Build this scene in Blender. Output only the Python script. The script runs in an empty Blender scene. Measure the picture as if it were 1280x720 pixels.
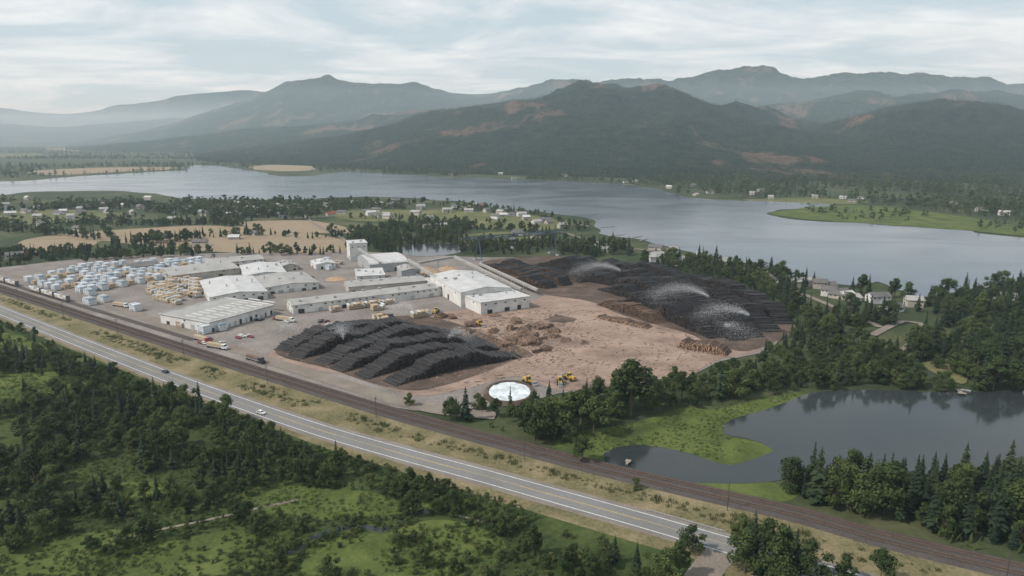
import bpy, math, random
import numpy as np
from mathutils import Vector, Matrix, noise
import mathutils.geometry as mg
R = random.Random(7)
NR = np.random.default_rng(7)
scene = bpy.context.scene
scene.view_settings.view_transform = 'Standard'
scene.view_settings.look = 'None'
scene.view_settings.exposure = 0

# ---------------------------------------------------------------- survey
H = 120.0
FPX = 853.0
PITCH = math.atan(190 / FPX)
cp, sp = math.cos(PITCH), math.sin(PITCH)
def ray(x, y):
    dx = (x - 640) / FPX; dy = (360 - y) / FPX
    return (dx, cp + dy * sp, -sp + dy * cp)
def P(x, y, z=0.0):
    """ground-survey coordinate (metres) of a photo measurement at elevation z"""
    d = ray(x, y)
    t = (z - H) / d[2]
    return Vector((d[0] * t, d[1] * t, z))

cam = bpy.data.cameras.new("camera")
co = bpy.data.objects.new("camera", cam)
scene.collection.objects.link(co)
co.location = (0, 0, H)
co.rotation_euler = (math.pi / 2 - PITCH, 0, 0)
cam.lens = 24.0; cam.sensor_width = 36; cam.clip_end = 90000; cam.clip_start = 1
scene.camera = co

# ---------------------------------------------------------------- materials
def new_mat(name):
    m = bpy.data.materials.new(name); m.use_nodes = True
    nt = m.node_tree
    b = nt.nodes["Principled BSDF"]
    b.inputs["Specular IOR Level"].default_value = 0.2
    return m, nt, b
def ramp(nt, stops, fac):
    r = nt.nodes.new("ShaderNodeValToRGB")
    els = r.color_ramp.elements
    while len(els) < len(stops): els.new(0.5)
    for e, (p, c) in zip(els, stops):
        e.position = p; e.color = (*c, 1)
    nt.links.new(fac, r.inputs[0])
    return r.outputs[0]
def pos(nt, scale=(1, 1, 1), obj=False, rot=0):
    mp = nt.nodes.new("ShaderNodeMapping")
    if obj:
        t = nt.nodes.new("ShaderNodeTexCoord"); nt.links.new(t.outputs["Object"], mp.inputs[0])
    else:
        g = nt.nodes.new("ShaderNodeNewGeometry"); nt.links.new(g.outputs["Position"], mp.inputs[0])
    mp.inputs["Scale"].default_value = scale
    mp.inputs["Rotation"].default_value = (0, 0, rot)
    return mp.outputs[0]
def noi(nt, vec, scale, detail=6, rough=0.6, dist=0):
    n = nt.nodes.new("ShaderNodeTexNoise")
    n.inputs["Scale"].default_value = scale; n.inputs["Detail"].default_value = detail
    n.inputs["Roughness"].default_value = rough; n.inputs["Distortion"].default_value = dist
    nt.links.new(vec, n.inputs["Vector"])
    return n.outputs["Fac"]
def mixc(nt, f, a, b, mode='MIX'):
    m = nt.nodes.new("ShaderNodeMix"); m.data_type = 'RGBA'; m.blend_type = mode
    for s, v in ((m.inputs[0], f), (m.inputs[6], a), (m.inputs[7], b)):
        if hasattr(v, "is_linked") or hasattr(v, "links"): nt.links.new(v, s)
        elif isinstance(v, (int, float)): s.default_value = v
        else: s.default_value = (*v, 1)
    return m.outputs[2]
def bump(nt, b, h, strength, dist):
    n = nt.nodes.new("ShaderNodeBump"); n.inputs["Strength"].default_value = strength
    n.inputs["Distance"].default_value = dist
    nt.links.new(h, n.inputs["Height"]); nt.links.new(n.outputs[0], b.inputs["Normal"])
def ground_mat(name, big, small, s1, s2, k=0.5, rough=0.95, bs=0.4, bd=0.3, lo=0.35, hi=0.65, stretch=(1, 1, 1), rot=0):
    m, nt, b = new_mat(name)
    v = pos(nt, stretch, rot=rot)
    n = len(big)
    c1 = ramp(nt, [(lo + (hi - lo) * i / (n - 1), c) for i, c in enumerate(big)], noi(nt, v, s1, 8, 0.62, 0.3))
    f2 = noi(nt, v, s2, 8, 0.7)
    n = len(small)
    c2 = ramp(nt, [(0.35 + 0.3 * i / (n - 1), c) for i, c in enumerate(small)], f2)
    c = mixc(nt, k, c1, c2)
    nt.links.new(c, b.inputs["Base Color"])
    b.inputs["Roughness"].default_value = rough
    b.inputs["Specular IOR Level"].default_value = 0.1
    if bs: bump(nt, b, f2, bs, bd)
    return m
def simple(name, col, rough=0.7, var=0.25, scale=0.6, obj=True, metal=0, spec=0.3):
    m, nt, b = new_mat(name)
    v = pos(nt, obj=obj)
    d = tuple(c * (1 - var) for c in col); l = tuple(min(1, c * (1 + var)) for c in col)
    nt.links.new(ramp(nt, [(0.35, d), (0.65, l)], noi(nt, v, scale, 6, 0.7)), b.inputs["Base Color"])
    b.inputs["Roughness"].default_value = rough; b.inputs["Metallic"].default_value = metal
    b.inputs["Specular IOR Level"].default_value = spec
    return m
def panel(name, col, dirt, scale=2.2):
    m, nt, b = new_mat(name)
    v = pos(nt, obj=True)
    base = ramp(nt, [(0.3, dirt), (0.55, col), (0.8, tuple(min(1, c * 1.08) for c in col))], noi(nt, v, 0.12, 8, 0.7))
    st = pos(nt, (0.25, 2.5, 0.25), obj=True)
    base = mixc(nt, 0.45, base, ramp(nt, [(0.35, tuple(c * 0.55 for c in col)), (0.6, col)], noi(nt, st, 0.5, 6, 0.7)))
    nt.links.new(base, b.inputs["Base Color"])
    w = nt.nodes.new("ShaderNodeTexWave"); w.inputs["Scale"].default_value = scale
    nt.links.new(v, w.inputs[0]); bump(nt, b, w.outputs["Fac"], 0.3, 0.05)
    b.inputs["Roughness"].default_value = 0.6
    return m
def leaf_mat(name, dark, mid, light, tr_=0.25):
    m, nt, b = new_mat(name)
    oi = nt.nodes.new("ShaderNodeObjectInfo")
    c1 = ramp(nt, [(0.0, dark), (0.5, mid), (1.0, light)], oi.outputs["Random"])
    g = noi(nt, pos(nt), 0.35, 3, 0.7)
    c2 = ramp(nt, [(0.35, dark), (0.7, light)], g)
    c = mixc(nt, 0.4, c1, c2)
    nt.links.new(c, b.inputs["Base Color"])
    b.inputs["Roughness"].default_value = 0.75
    tr = nt.nodes.new("ShaderNodeBsdfTranslucent"); nt.links.new(c, tr.inputs[0])
    ms = nt.nodes.new("ShaderNodeMixShader"); ms.inputs[0].default_value = tr_
    out = nt.nodes["Material Output"]
    nt.links.new(b.outputs[0], ms.inputs[1]); nt.links.new(tr.outputs[0], ms.inputs[2]); nt.links.new(ms.outputs[0], out.inputs[0])
    return m

M = {}
M['ground'] = ground_mat("ground_scrub", [(0.02, 0.034, 0.017), (0.034, 0.05, 0.022), (0.058, 0.07, 0.032), (0.13, 0.12, 0.062)], [(0.016, 0.027, 0.015), (0.075, 0.082, 0.04)], 0.012, 0.25, 0.4)
M['meadow'] = ground_mat("meadow_grass_ground", [(0.016, 0.028, 0.012), (0.027, 0.045, 0.015), (0.05, 0.075, 0.022), (0.095, 0.11, 0.036)], [(0.014, 0.026, 0.011), (0.075, 0.092, 0.03)], 0.03, 0.45, 0.5, bs=.8)
M['bright'] = ground_mat("wet_meadow_ground", [(0.026, 0.045, 0.014), (0.055, 0.08, 0.022), (0.095, 0.122, 0.032), (0.125, 0.145, 0.045)], [(0.028, 0.045, 0.014), (0.105, 0.128, 0.038)], 0.05, 0.6, 0.45, bs=.7)
M['dry'] = ground_mat("dry_verge", [(0.055, 0.068, 0.028), (0.13, 0.118, 0.058), (0.27, 0.215, 0.135)], [(0.05, 0.058, 0.026), (0.26, 0.20, 0.125)], 0.06, 0.8, 0.5)
M['field'] = ground_mat("hay_field", [(0.19, 0.145, 0.1), (0.26, 0.20, 0.14), (0.235, 0.205, 0.13)], [(0.15, 0.12, 0.08), (0.30, 0.24, 0.175)], 0.015, 0.3, 0.4, rot=0.6, stretch=(1, 3, 1))
M['gfield'] = ground_mat("green_field", [(0.055, 0.075, 0.03), (0.105, 0.115, 0.048), (0.18, 0.165, 0.085)], [(0.05, 0.065, 0.03), (0.165, 0.15, 0.072)], 0.014, 0.3, 0.4)
M['yard'] = ground_mat("yard_pavement", [(0.135, 0.117, 0.107), (0.195, 0.175, 0.163), (0.27, 0.24, 0.22)], [(0.095, 0.083, 0.075), (0.26, 0.23, 0.212)], 0.035, 0.6, 0.45, bs=0.2)
M['dirt'] = ground_mat("yard_dirt", [(0.085, 0.06, 0.05), (0.19, 0.138, 0.112), (0.275, 0.20, 0.162), (0.34, 0.258, 0.213)], [(0.11, 0.078, 0.063), (0.36, 0.265, 0.215)], 0.022, 0.3, 0.42, rot=-0.6, stretch=(1, 2.5, 1), lo=.30)
M['track'] = ground_mat("wheel_rut_dirt", [(0.13, 0.092, 0.075), (0.22, 0.16, 0.13)], [(0.11, 0.08, 0.065), (0.27, 0.20, 0.165)], 0.05, 0.6, 0.5)
M['bark'] = ground_mat("bark_dirt", [(0.04, 0.031, 0.028), (0.085, 0.062, 0.05), (0.17, 0.12, 0.096)], [(0.03, 0.025, 0.022), (0.14, 0.10, 0.08)], 0.06, 0.9, 0.5)
M['asphalt'] = ground_mat("asphalt", [(0.145, 0.143, 0.142), (0.195, 0.192, 0.19)], [(0.125, 0.122, 0.12), (0.215, 0.212, 0.209)], 0.04, 1.5, 0.4, bs=0.05)
M['gravel'] = ground_mat("gravel", [(0.145, 0.12, 0.10), (0.25, 0.212, 0.182)], [(0.095, 0.083, 0.07), (0.27, 0.235, 0.2)], 0.08, 2.0, 0.5)
M['ballast'] = ground_mat("ballast", [(0.05, 0.044, 0.042), (0.082, 0.073, 0.068)], [(0.028, 0.025, 0.025), (0.12, 0.105, 0.098)], 0.1, 2.5, 0.5)
M['line'] = simple("road_paint_white", (0.66, 0.66, 0.64), 0.7, 0.25, 0.7, obj=False)
M['yellow'] = simple("road_paint_yellow", (0.38, 0.30, 0.12), 0.7, 0.25, 0.7, obj=False)
def water_mat(name, col, wscale, wstr, r0, r1):
    m, nt, b = new_mat(name)
    v = pos(nt)
    nt.links.new(ramp(nt, [(0.3, col), (0.7, tuple(c * 1.6 for c in col))], noi(nt, v, 0.01, 4)), b.inputs["Base Color"])
    b.inputs["Specular IOR Level"].default_value = 0.5
    b.inputs["IOR"].default_value = 1.33
    r = nt.nodes.new("ShaderNodeMapRange"); r.inputs[1].default_value = .35; r.inputs[2].default_value = .65
    r.inputs[3].default_value = r0; r.inputs[4].default_value = r1
    nt.links.new(noi(nt, pos(nt, (1, 2.2, 1)), 0.004, 5, 0.6, 1.0), r.inputs[0]); nt.links.new(r.outputs[0], b.inputs["Roughness"])
    bump(nt, b, noi(nt, v, wscale, 5, 0.6), wstr, 0.3)
    return m
M['lake'] = water_mat("lake_water", (0.055, 0.068, 0.085), 0.4, 0.06, 0.10, 0.20)
M['pond'] = water_mat("pond_water", (0.022, 0.027, 0.028), 0.6, 0.05, 0.07, 0.15)
M['conifer'] = leaf_mat("conifer_needles", (0.013, 0.028, 0.016), (0.023, 0.042, 0.02), (0.045, 0.068, 0.028))
M['broad'] = leaf_mat("broad_leaves", (0.022, 0.042, 0.014), (0.044, 0.072, 0.023), (0.11, 0.138, 0.044), .3)
M['shrub'] = leaf_mat("shrub_leaves", (0.028, 0.048, 0.017), (0.06, 0.086, 0.028), (0.135, 0.152, 0.052), .3)
M['tuft'] = leaf_mat("grass_blades", (0.034, 0.055, 0.016), (0.065, 0.09, 0.027), (0.125, 0.138, 0.046), .3)
M['trunk'] = simple("bark", (0.10, 0.075, 0.055), 0.9)
M['white'] = panel("white_sheet_metal", (0.63, 0.62, 0.60), (0.44, 0.42, 0.39))
M['roofl'] = panel("pale_roof_metal", (0.50, 0.50, 0.50), (0.32, 0.305, 0.29))
M['roofg'] = panel("weathered_roof", (0.34, 0.33, 0.32), (0.20, 0.19, 0.178))
M['roofd'] = panel("dark_roof", (0.13, 0.125, 0.125), (0.08, 0.075, 0.07))
M['roofr'] = panel("red_roof", (0.28, 0.07, 0.05), (0.18, 0.06, 0.05))
M['cream'] = panel("cream_wall", (0.44, 0.40, 0.35), (0.31, 0.28, 0.245))
M['dark'] = simple("dark_opening", (0.035, 0.036, 0.04), 0.5, 0.4)
M['glass'] = simple("window_glass", (0.04, 0.055, 0.065), 0.1, 0.2, spec=0.6)
M['steel'] = simple("grey_steel", (0.32, 0.33, 0.34), 0.5, 0.2)
M['blue'] = simple("blue_steel", (0.06, 0.085, 0.125), 0.5, 0.2)
M['rust'] = simple("rusty_rail", (0.14, 0.085, 0.06), 0.6, 0.2)
M['tie'] = simple("sleeper_wood", (0.06, 0.048, 0.042), 0.9, 0.3)
M['wood'] = simple("sawn_lumber", (0.38, 0.30, 0.21), 0.8, 0.2, 1.5)
M['wrap'] = simple("lumber_wrap", (0.54, 0.565, 0.59), 0.45, 0.18, 0.6)
M['wrapb'] = simple("lumber_wrap_blue", (0.27, 0.34, 0.41), 0.45, 0.2, 0.6)
M['log'] = simple("wet_log_bark", (0.021, 0.018, 0.019), 0.55, 0.65, 0.35, obj=False, spec=0.3)
M['logend'] = simple("wet_log_end", (0.058, 0.046, 0.042), 0.7, 0.75, 0.25, obj=False)
M['logb'] = simple("dry_log_bark", (0.13, 0.085, 0.062), 0.9, 0.4, 0.4, obj=False)
M['logbend'] = simple("dry_log_end", (0.36, 0.24, 0.165), 0.8, 0.35, 0.6, obj=False)
M['tyre'] = simple("tyre_rubber", (0.02, 0.02, 0.02), 0.9, 0.2)
M['carw'] = simple("car_paint_white", (0.6, 0.6, 0.6), 0.3, 0.04, spec=0.5)
M['card'] = simple("car_paint_dark", (0.03, 0.035, 0.045), 0.3, 0.1, spec=0.5)
M['carr'] = simple("car_paint_red", (0.25, 0.04, 0.035), 0.3, 0.1, spec=0.5)
M['plant'] = simple("machine_yellow", (0.40, 0.26, 0.05), 0.5, 0.15)
M['foam'] = simple("pond_foam", (0.50, 0.54, 0.56), 0.8, 0.3, 0.25, obj=False)
M['conc'] = simple("weathered_deck_wood", (0.22, 0.19, 0.16), 0.9, 0.2)
M['chips'] = simple("wood_chips", (0.32, 0.225, 0.145), 0.95, 0.25, 0.5)
M['spray'] = simple("water_droplets", (0.72, 0.74, 0.77), 0.4, 0.02)

# ---------------------------------------------------------------- mesh helper
class MB:
    def __init__(s): s.v = []; s.f = []; s.m = []
    def add(s, vs, fs, mat=0):
        o = len(s.v); s.v += [tuple(v) for v in vs]
        for f in fs: s.f.append([i + o for i in f]); s.m.append(mat)
    def box(s, c, d, mat=0, rz=0, taper=1.0):
        x, y, z = d[0] / 2, d[1] / 2, d[2] / 2
        ca, sa = math.cos(rz), math.sin(rz); vs = []
        for zz, t in ((-z, 1), (z, taper)):
            for a, b in ((-x, -y), (x, -y), (x, y), (-x, y)):
                a *= t; b *= t
                vs.append((c[0] + a * ca - b * sa, c[1] + a * sa + b * ca, c[2] + zz))
        s.add(vs, [(3, 2, 1, 0), (4, 5, 6, 7), (0, 1, 5, 4), (1, 2, 6, 5), (2, 3, 7, 6), (3, 0, 4, 7)], mat)
    def cyl(s, p0, p1, r0, r1=None, n=8, mat=0, cap=True):
        r1 = r0 if r1 is None else r1
        p0, p1 = Vector(p0), Vector(p1); d = (p1 - p0).normalized()
        u = d.orthogonal().normalized(); w = d.cross(u)
        vs = []
        for p, r in ((p0, r0), (p1, r1)):
            for i in range(n):
                a = 2 * math.pi * i / n; vs.append(p + u * math.cos(a) * r + w * math.sin(a) * r)
        fs = [(i, (i + 1) % n, n + (i + 1) % n, n + i) for i in range(n)]
        if cap: fs += [tuple(range(n - 1, -1, -1)), tuple(range(n, 2 * n))]
        s.add(vs, fs, mat)
    def mesh(s, name, mats):
        me = bpy.data.meshes.new(name); me.from_pydata(s.v, [], s.f)
        for m in mats: me.materials.append(M[m] if isinstance(m, str) else m)
        me.polygons.foreach_set("material_index", s.m); me.update()
        return me
    def obj(s, name, mats, parent=None, loc=(0, 0, 0), rz=0):
        return link(name, s.mesh(name, mats), parent, loc, rz)
def link(name, me, parent=None, loc=(0, 0, 0), rz=0, sc=1):
    o = bpy.data.objects.new(name, me); scene.collection.objects.link(o)
    o.location = loc; o.rotation_euler = (0, 0, rz); o.scale = (sc, sc, sc)
    if parent: o.parent = parent
    return o

# ---------------------------------------------------------------- curves / sheets
def catmull(pts, step=6.0, closed=False):
    out = []; n = len(pts)
    rng = range(n) if closed else range(n - 1)
    for i in rng:
        if closed: a, b, c, d = pts[i - 1], pts[i], pts[(i + 1) % n], pts[(i + 2) % n]
        else: a, b, c, d = pts[max(0, i - 1)], pts[i], pts[i + 1], pts[min(n - 1, i + 2)]
        k = max(2, min(40, int((c - b).length / step)))
        for j in range(k):
            t = j / k; t2 = t * t; t3 = t2 * t
            out.append(0.5 * ((2 * b) + (c - a) * t + (2 * a - 5 * b + 4 * c - d) * t2 + (3 * b - a - 3 * c + d) * t3))
    if not closed: out.append(pts[-1].copy())
    return out
def outline(px, amp=0.0, smooth=True, step=8.0):
    w = [P(x, y) for x, y in px]
    if smooth:
        w = catmull(w, step, True)
    if amp:
        o = []
        for i, p in enumerate(w):
            t = (w[(i + 1) % len(w)] - w[i - 1]).normalized(); nrm = Vector((-t.y, t.x, 0))
            k = 0.02 if p.length < 900 else 0.008
            q = noise.fractal(Vector((p.x * k, p.y * k, 3.1)), 1.0, 2.0, 5)
            o.append(p + nrm * q * amp * max(1, p.length / 600))
        w = o
    return w
def sheet(name, px, z, mat, amp=0.0, smooth=True, step=8.0):
    w = outline(px, amp, smooth, step)
    tri = mg.tessellate_polygon([[Vector((p.x, p.y, 0)) for p in w]])
    me = bpy.data.meshes.new(name)
    fs = []
    for a, b, c in tri:
        ar = (w[b].x - w[a].x) * (w[c].y - w[a].y) - (w[b].y - w[a].y) * (w[c].x - w[a].x)
        if abs(ar) < 1e-6: continue
        fs.append((a, b, c) if ar > 0 else (a, c, b))
    me.from_pydata([(p.x, p.y, z) for p in w], [], fs)
    me.materials.append(M[mat]); me.update()
    link(name, me)
    return np.array([(p.x, p.y) for p in w])
def path_frames(pts):
    fr = []
    for i, p in enumerate(pts):
        t = (pts[min(i + 1, len(pts) - 1)] - pts[max(i - 1, 0)]).normalized()
        fr.append((p, Vector((-t.y, t.x, 0)), t))
    return fr
def strip(name, pts, off, w, z, mat, dash=None, wob=0):
    mb = MB(); fr = path_frames(pts)
    prev = None; acc = 0
    for i, (p, n, t) in enumerate(fr):
        wn = wob * noise.noise(p * 0.05) if wob else 0
        a = p + n * (off - w / 2 + wn); b = p + n * (off + w / 2 + wn * 0.6)
        if prev:
            acc += (p - prev[2]).length
            if not dash or (int(acc / dash) % 2 == 0):
                mb.add([(prev[0].x, prev[0].y, z), (a.x, a.y, z), (b.x, b.y, z), (prev[1].x, prev[1].y, z)], [(0, 1, 2, 3)])
        prev = (a, b, p)
    return mb.obj(name, [mat])
def inpoly(poly, X, Y):
    c = np.zeros(X.shape, bool); n = len(poly); j = n - 1
    mn, mx = poly.min(0), poly.max(0)
    sel = (X >= mn[0]) & (X <= mx[0]) & (Y >= mn[1]) & (Y <= mx[1])
    xs, ys = X[sel], Y[sel]; cc = np.zeros(xs.shape, bool)
    for i in range(n):
        xi, yi = poly[i]; xj, yj = poly[j]
        if yi != yj:
            cc ^= ((yi > ys) != (yj > ys)) & (xs < (xj - xi) * (ys - yi) / (yj - yi) + xi)
        j = i
    c[sel] = cc
    return c
def near_path(pts, X, Y, d):
    c = np.zeros(X.shape, bool)
    for p in pts: c |= (X - p.x) ** 2 + (Y - p.y) ** 2 < d * d
    return c

mb = MB(); mb.add([(-60000, -3000, 0), (60000, -3000, 0), (60000, 70000, 0), (-60000, 70000, 0)], [(0, 1, 2, 3)])
mb.obj("ground", ['ground'])

lake_px = [(-300, 246), (-100, 244), (0, 244), (40, 240), (130, 239), (190, 241), (215, 248), (290, 250), (330, 250), (370, 250), (420, 247), (500, 247), (560, 251), (640, 262), (700, 268), (735, 276), (755, 292), (800, 301), (850, 312), (900, 325), (940, 335), (1000, 347), (1060, 357), (1095, 352), (1130, 366), (1150, 372), (1180, 369), (1230, 360), (1280, 352), (1420, 335),
           (1420, 312), (1280, 299), (1215, 291), (1215, 287), (1130, 283), (1060, 278), (1000, 275), (965, 268), (975, 262), (1035, 260), (1025, 255), (960, 252), (860, 247), (830, 238), (780, 231), (700, 227), (600, 223), (560, 222), (480, 217), (430, 215), (390, 220), (345, 219), (310, 212), (265, 207), (235, 207), (240, 212), (190, 215), (130, 219), (60, 223), (0, 227), (-300, 229)]
lake = sheet("lake", lake_px, 0.55, 'lake', amp=9, step=14)
pond_px = [(755, 567), (790, 556), (850, 564), (900, 580), (925, 580), (968, 563), (930, 548), (905, 543), (912, 526), (960, 511), (1010, 493), (1060, 488), (1200, 490), (1350, 492), (1350, 560), (1280, 572), (1180, 597), (1100, 594), (1020, 592), (960, 603), (900, 605), (830, 599), (770, 584)]
meadow = sheet("meadow", [(-200, 330), (0, 398), (210, 484), (400, 556), (600, 618), (800, 678), (900, 706), (950, 800), (300, 900), (-500, 800), (-500, 400)], 0.05, 'meadow')
br = [sheet("wet_meadow", p, 0.10 + .004 * i, 'bright', amp=6, step=4) for i, p in enumerate((
    [(-40, 418), (20, 420), (60, 432), (110, 455), (60, 470), (0, 470), (-50, 460)],
    [(-30, 478), (40, 470), (90, 480), (60, 500), (0, 505), (-50, 500)],
    [(380, 690), (450, 668), (520, 650), (590, 655), (640, 672), (640, 700), (560, 740), (400, 740)],
    [(-50, 690), (60, 674), (150, 668), (200, 676), (340, 664), (430, 672), (380, 700), (250, 720), (150, 760), (-50, 760)],
    [(330, 612), (400, 610), (480, 625), (540, 632), (500, 645), (420, 648), (350, 640), (300, 628)],
    [(150, 600), (200, 606), (190, 622), (140, 618)]))]
peninsula = sheet("marsh_grass_bank", [(690, 560), (720, 540), (780, 530), (850, 510), (895, 512), (960, 496), (1010, 490), (1000, 497), (960, 512), (915, 527), (906, 543), (935, 550), (968, 563), (925, 581), (900, 580), (850, 564), (790, 556), (755, 567), (740, 575)], 0.14, 'bright', amp=2, step=5)
bank2 = sheet("marsh_grass_bank", [(770, 590), (830, 597), (900, 603), (960, 602), (1000, 618), (960, 630), (880, 615), (800, 600)], 0.135, 'bright', amp=1.5, step=5)
lmarsh = sheet("lake_marsh", [(965, 265), (1040, 258), (1090, 258), (1180, 268), (1280, 285), (1340, 296), (1280, 296), (1200, 288), (1130, 283), (1060, 278), (1000, 273)], 0.70, 'bright', amp=6, step=12)
pond = sheet("pond", pond_px, 0.17, 'pond', amp=1.5, step=5)

FIELDS = [
 ("hay_field", [(30, 300), (130, 289), (250, 282), (340, 286), (400, 294), (440, 304), (420, 317), (300, 316), (200, 310), (130, 301), (110, 310), (40, 316)], 'field'),
 ("hay_field", [(300, 278), (380, 276), (430, 284), (440, 292), (340, 288)], 'field'),
 ("green_field", [(420, 266), (470, 262), (560, 264), (640, 268), (700, 276), (690, 288), (620, 286), (540, 278), (440, 276)], 'gfield'),
 ("green_field", [(0, 268), (60, 262), (150, 266), (120, 276), (20, 280)], 'gfield'),
 ("green_field", [(560, 296), (640, 290), (690, 296), (640, 304), (570, 304)], 'gfield'),
 ("hay_field", [(40, 214), (120, 210), (210, 209), (225, 211), (130, 216), (60, 219)], 'field'),
 ("hay_field", [(310, 209), (350, 206), (388, 208), (390, 213), (345, 214)], 'field'),
 ("hay_field", [(60, 186), (150, 184), (180, 186), (100, 189)], 'field'),
 ("green_field", [(-60, 194), (30, 192), (60, 194), (0, 197)], 'gfield'),
 ("hay_field", [(1118, 221), (1165, 221), (1170, 227), (1125, 227)], 'field'),
 ("green_field", [(600, 228), (660, 226), (690, 231), (640, 233)], 'gfield'),
 ("green_field", [(930, 250), (1000, 248), (1080, 252), (1060, 256), (980, 254)], 'gfield'),
 ("green_field", [(1150, 455), (1190, 452), (1215, 456), (1210, 480), (1195, 480), (1170, 470)], 'gfield'),
]
fpolys = []
for i, (n, p, m) in enumerate(FIELDS):
    fpolys.append(sheet(n, p, 0.25 + 0.02 * i, m, amp=4, step=12))
log_pond = sheet("log_pond", [(505, 308), (560, 305), (590, 310), (560, 319), (510, 320)], 0.6, 'pond', amp=2, step=8)

sheet("dry_grass_verge", [(-200, 300), (0, 362), (150, 412), (300, 462), (400, 494), (500, 524), (640, 563), (760, 594), (900, 627), (1000, 650), (1100, 680), (1280, 724), (1300, 800), (950, 800), (900, 708), (800, 680), (600, 620), (400, 558), (210, 486), (0, 400), (-200, 334)], 0.08, 'dry', smooth=False)
yard_px = [(-120, 322), (0, 335), (60, 328), (120, 322), (230, 318), (300, 316), (380, 318), (430, 314), (520, 318), (600, 322), (690, 322), (760, 332), (860, 350), (940, 372), (992, 408), (960, 440), (900, 452), (840, 482), (760, 486), (700, 492), (640, 508), (580, 512), (520, 514), (480, 508), (400, 484), (300, 454), (150, 405), (0, 356)]
yard = sheet("yard_pavement", yard_px, 0.32, 'yard', smooth=False)
dirt = sheet("yard_dirt", [(520, 400), (560, 390), (640, 385), (690, 368), (730, 362), (800, 372), (880, 400), (930, 420), (950, 438), (900, 450), (838, 480), (760, 484), (700, 488), (650, 470), (590, 486), (520, 496), (440, 470), (400, 464), (340, 448), (352, 436), (430, 415)], 0.42, 'dirt', amp=3, step=5)
sheet("bark_ground", [(345, 440), (400, 410), (500, 396), (550, 400), (660, 440), (640, 452), (560, 482), (500, 488), (420, 464)], 0.5, 'bark', amp=2, step=4)
sheet("bark_ground", [(600, 330), (690, 320), (780, 334), (900, 356), (990, 405), (975, 425), (925, 440), (850, 415), (780, 395), (740, 378), (660, 362)], 0.5, 'bark', amp=3, step=6)
k = 0
for c in [[(560, 395), (650, 392), (740, 405), (830, 430), (880, 448)], [(600, 470), (660, 440), (700, 410), (720, 385)], [(650, 470), (730, 440), (800, 425), (850, 425)], [(690, 480), (760, 455), (840, 440), (920, 440)], [(580, 400), (660, 420), (720, 450), (740, 480)], [(560, 490), (640, 462), (720, 430), (790, 415)], [(540, 392), (620, 400), (700, 425), (790, 465)], [(660, 395), (740, 390), (830, 412), (900, 435)], [(820, 478), (850, 450), (860, 430)]]:
    pts = catmull([P(*q) for q in c], 3)
    for off in (-1.3, 1.3):
        strip("wheel_rut", pts, off, .6, .43 + .0045 * k, 'track', wob=.5, dash=R.uniform(5, 11)); k += 1

# roads
hw = catmull([P(*q) for q in [(-260, 285), (-100, 347), (0, 388), (100, 428), (210, 471), (300, 504), (400, 538), (500, 567), (600, 594), (700, 622), (800, 650), (900, 679), (1000, 708), (1100, 738), (1250, 780)]], 8)
strip("road_shoulder", hw, 0, 13.5, 0.14, 'gravel', wob=0.9)
strip("highway", hw, 0, 10.6, 0.20, 'asphalt')
strip("lane_marking", hw, 4.2, 0.24, 0.215, 'line'); strip("lane_marking", hw, -4.2, 0.24, 0.215, 'line')
strip("centre_marking", hw, .2, 0.2, 0.215, 'yellow'); strip("centre_marking", hw, -.2, 0.2, 0.215, 'yellow', dash=5)
rail = catmull([P(*q) for q in [(-260, 277), (-100, 330), (0, 362), (150, 410), (300, 458), (400, 489), (500, 519), (640, 557), (760, 588), (900, 621), (1000, 644), (1100, 673), (1280, 716), (1400, 745)]], 8)
fr = path_frames(rail)
mb = MB(); prev = None
for p, n, t in fr:
    ring = [(p + n * o).xyz + Vector((0, 0, z)) for o, z in ((-5.6, 0.1), (-4.2, 0.75), (4.2, 0.75), (5.6, 0.1))]
    if prev: mb.add(prev + ring, [(0, 4, 5, 1), (1, 5, 6, 2), (2, 6, 7, 3)])
    prev = ring
mb.obj("railway_ballast", ['ballast'])
mb = MB()
def along(pts, step):
    acc = 0; out = []
    for a, b in zip(pts, pts[1:]):
        L = (b - a).length; t = (b - a) / L
        while acc < L:
            out.append((a + t * acc, t)); acc += step
        acc -= L
    return out
for off in (-2.1, 2.1):
    for s in (-0.75, 0.75):
        prev = None
        for p, n, t in fr:
            c = p + n * (off + s)
            ring = [c + n * a + Vector((0, 0, z)) for a, z in ((-0.07, 0.85), (-0.07, 1.03), (0.07, 1.03), (0.07, 0.85))]
            if prev: mb.add(prev + ring, [(0, 4, 5, 1), (1, 5, 6, 2), (2, 6, 7, 3)], 0)
            prev = ring
    for c, t in along(rail, 0.9):
        n = Vector((-t.y, t.x, 0)); q = c + n * off
        mb.box((q.x, q.y, 0.80), (2.6, 0.28, 0.16), 1, math.atan2(n.y, n.x))
mb.obj("railway_track", ['rust', 'tie'])
strip("dirt_track", catmull([P(*q) for q in [(150, 676), (190, 665), (260, 650), (320, 636), (372, 625)]], 3), 0, 1.3, 0.16, 'gravel', wob=0.4)
strip("dirt_track", catmull([P(*q) for q in [(572, 645), (605, 653), (640, 665)]], 3), 0, 1.0, 0.16, 'gravel', wob=0.4)
creek_pts = catmull([P(*q) for q in [(345, 690), (372, 690), (385, 676), (420, 662), (455, 660), (478, 664), (498, 656), (512, 645), (535, 638)]], 2)
strip("creek_bank", creek_pts, 0, 5.0, 0.165, 'meadow', wob=2.4)
strip("creek", creek_pts, 0, 2.6, 0.17, 'pond', wob=1.6)
side = catmull([P(*q) for q in [(905, 690), (893, 700), (880, 715), (850, 760)]], 3)
strip("side_road", side, 0, 9, 0.18, 'gravel', wob=0.6)
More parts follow.
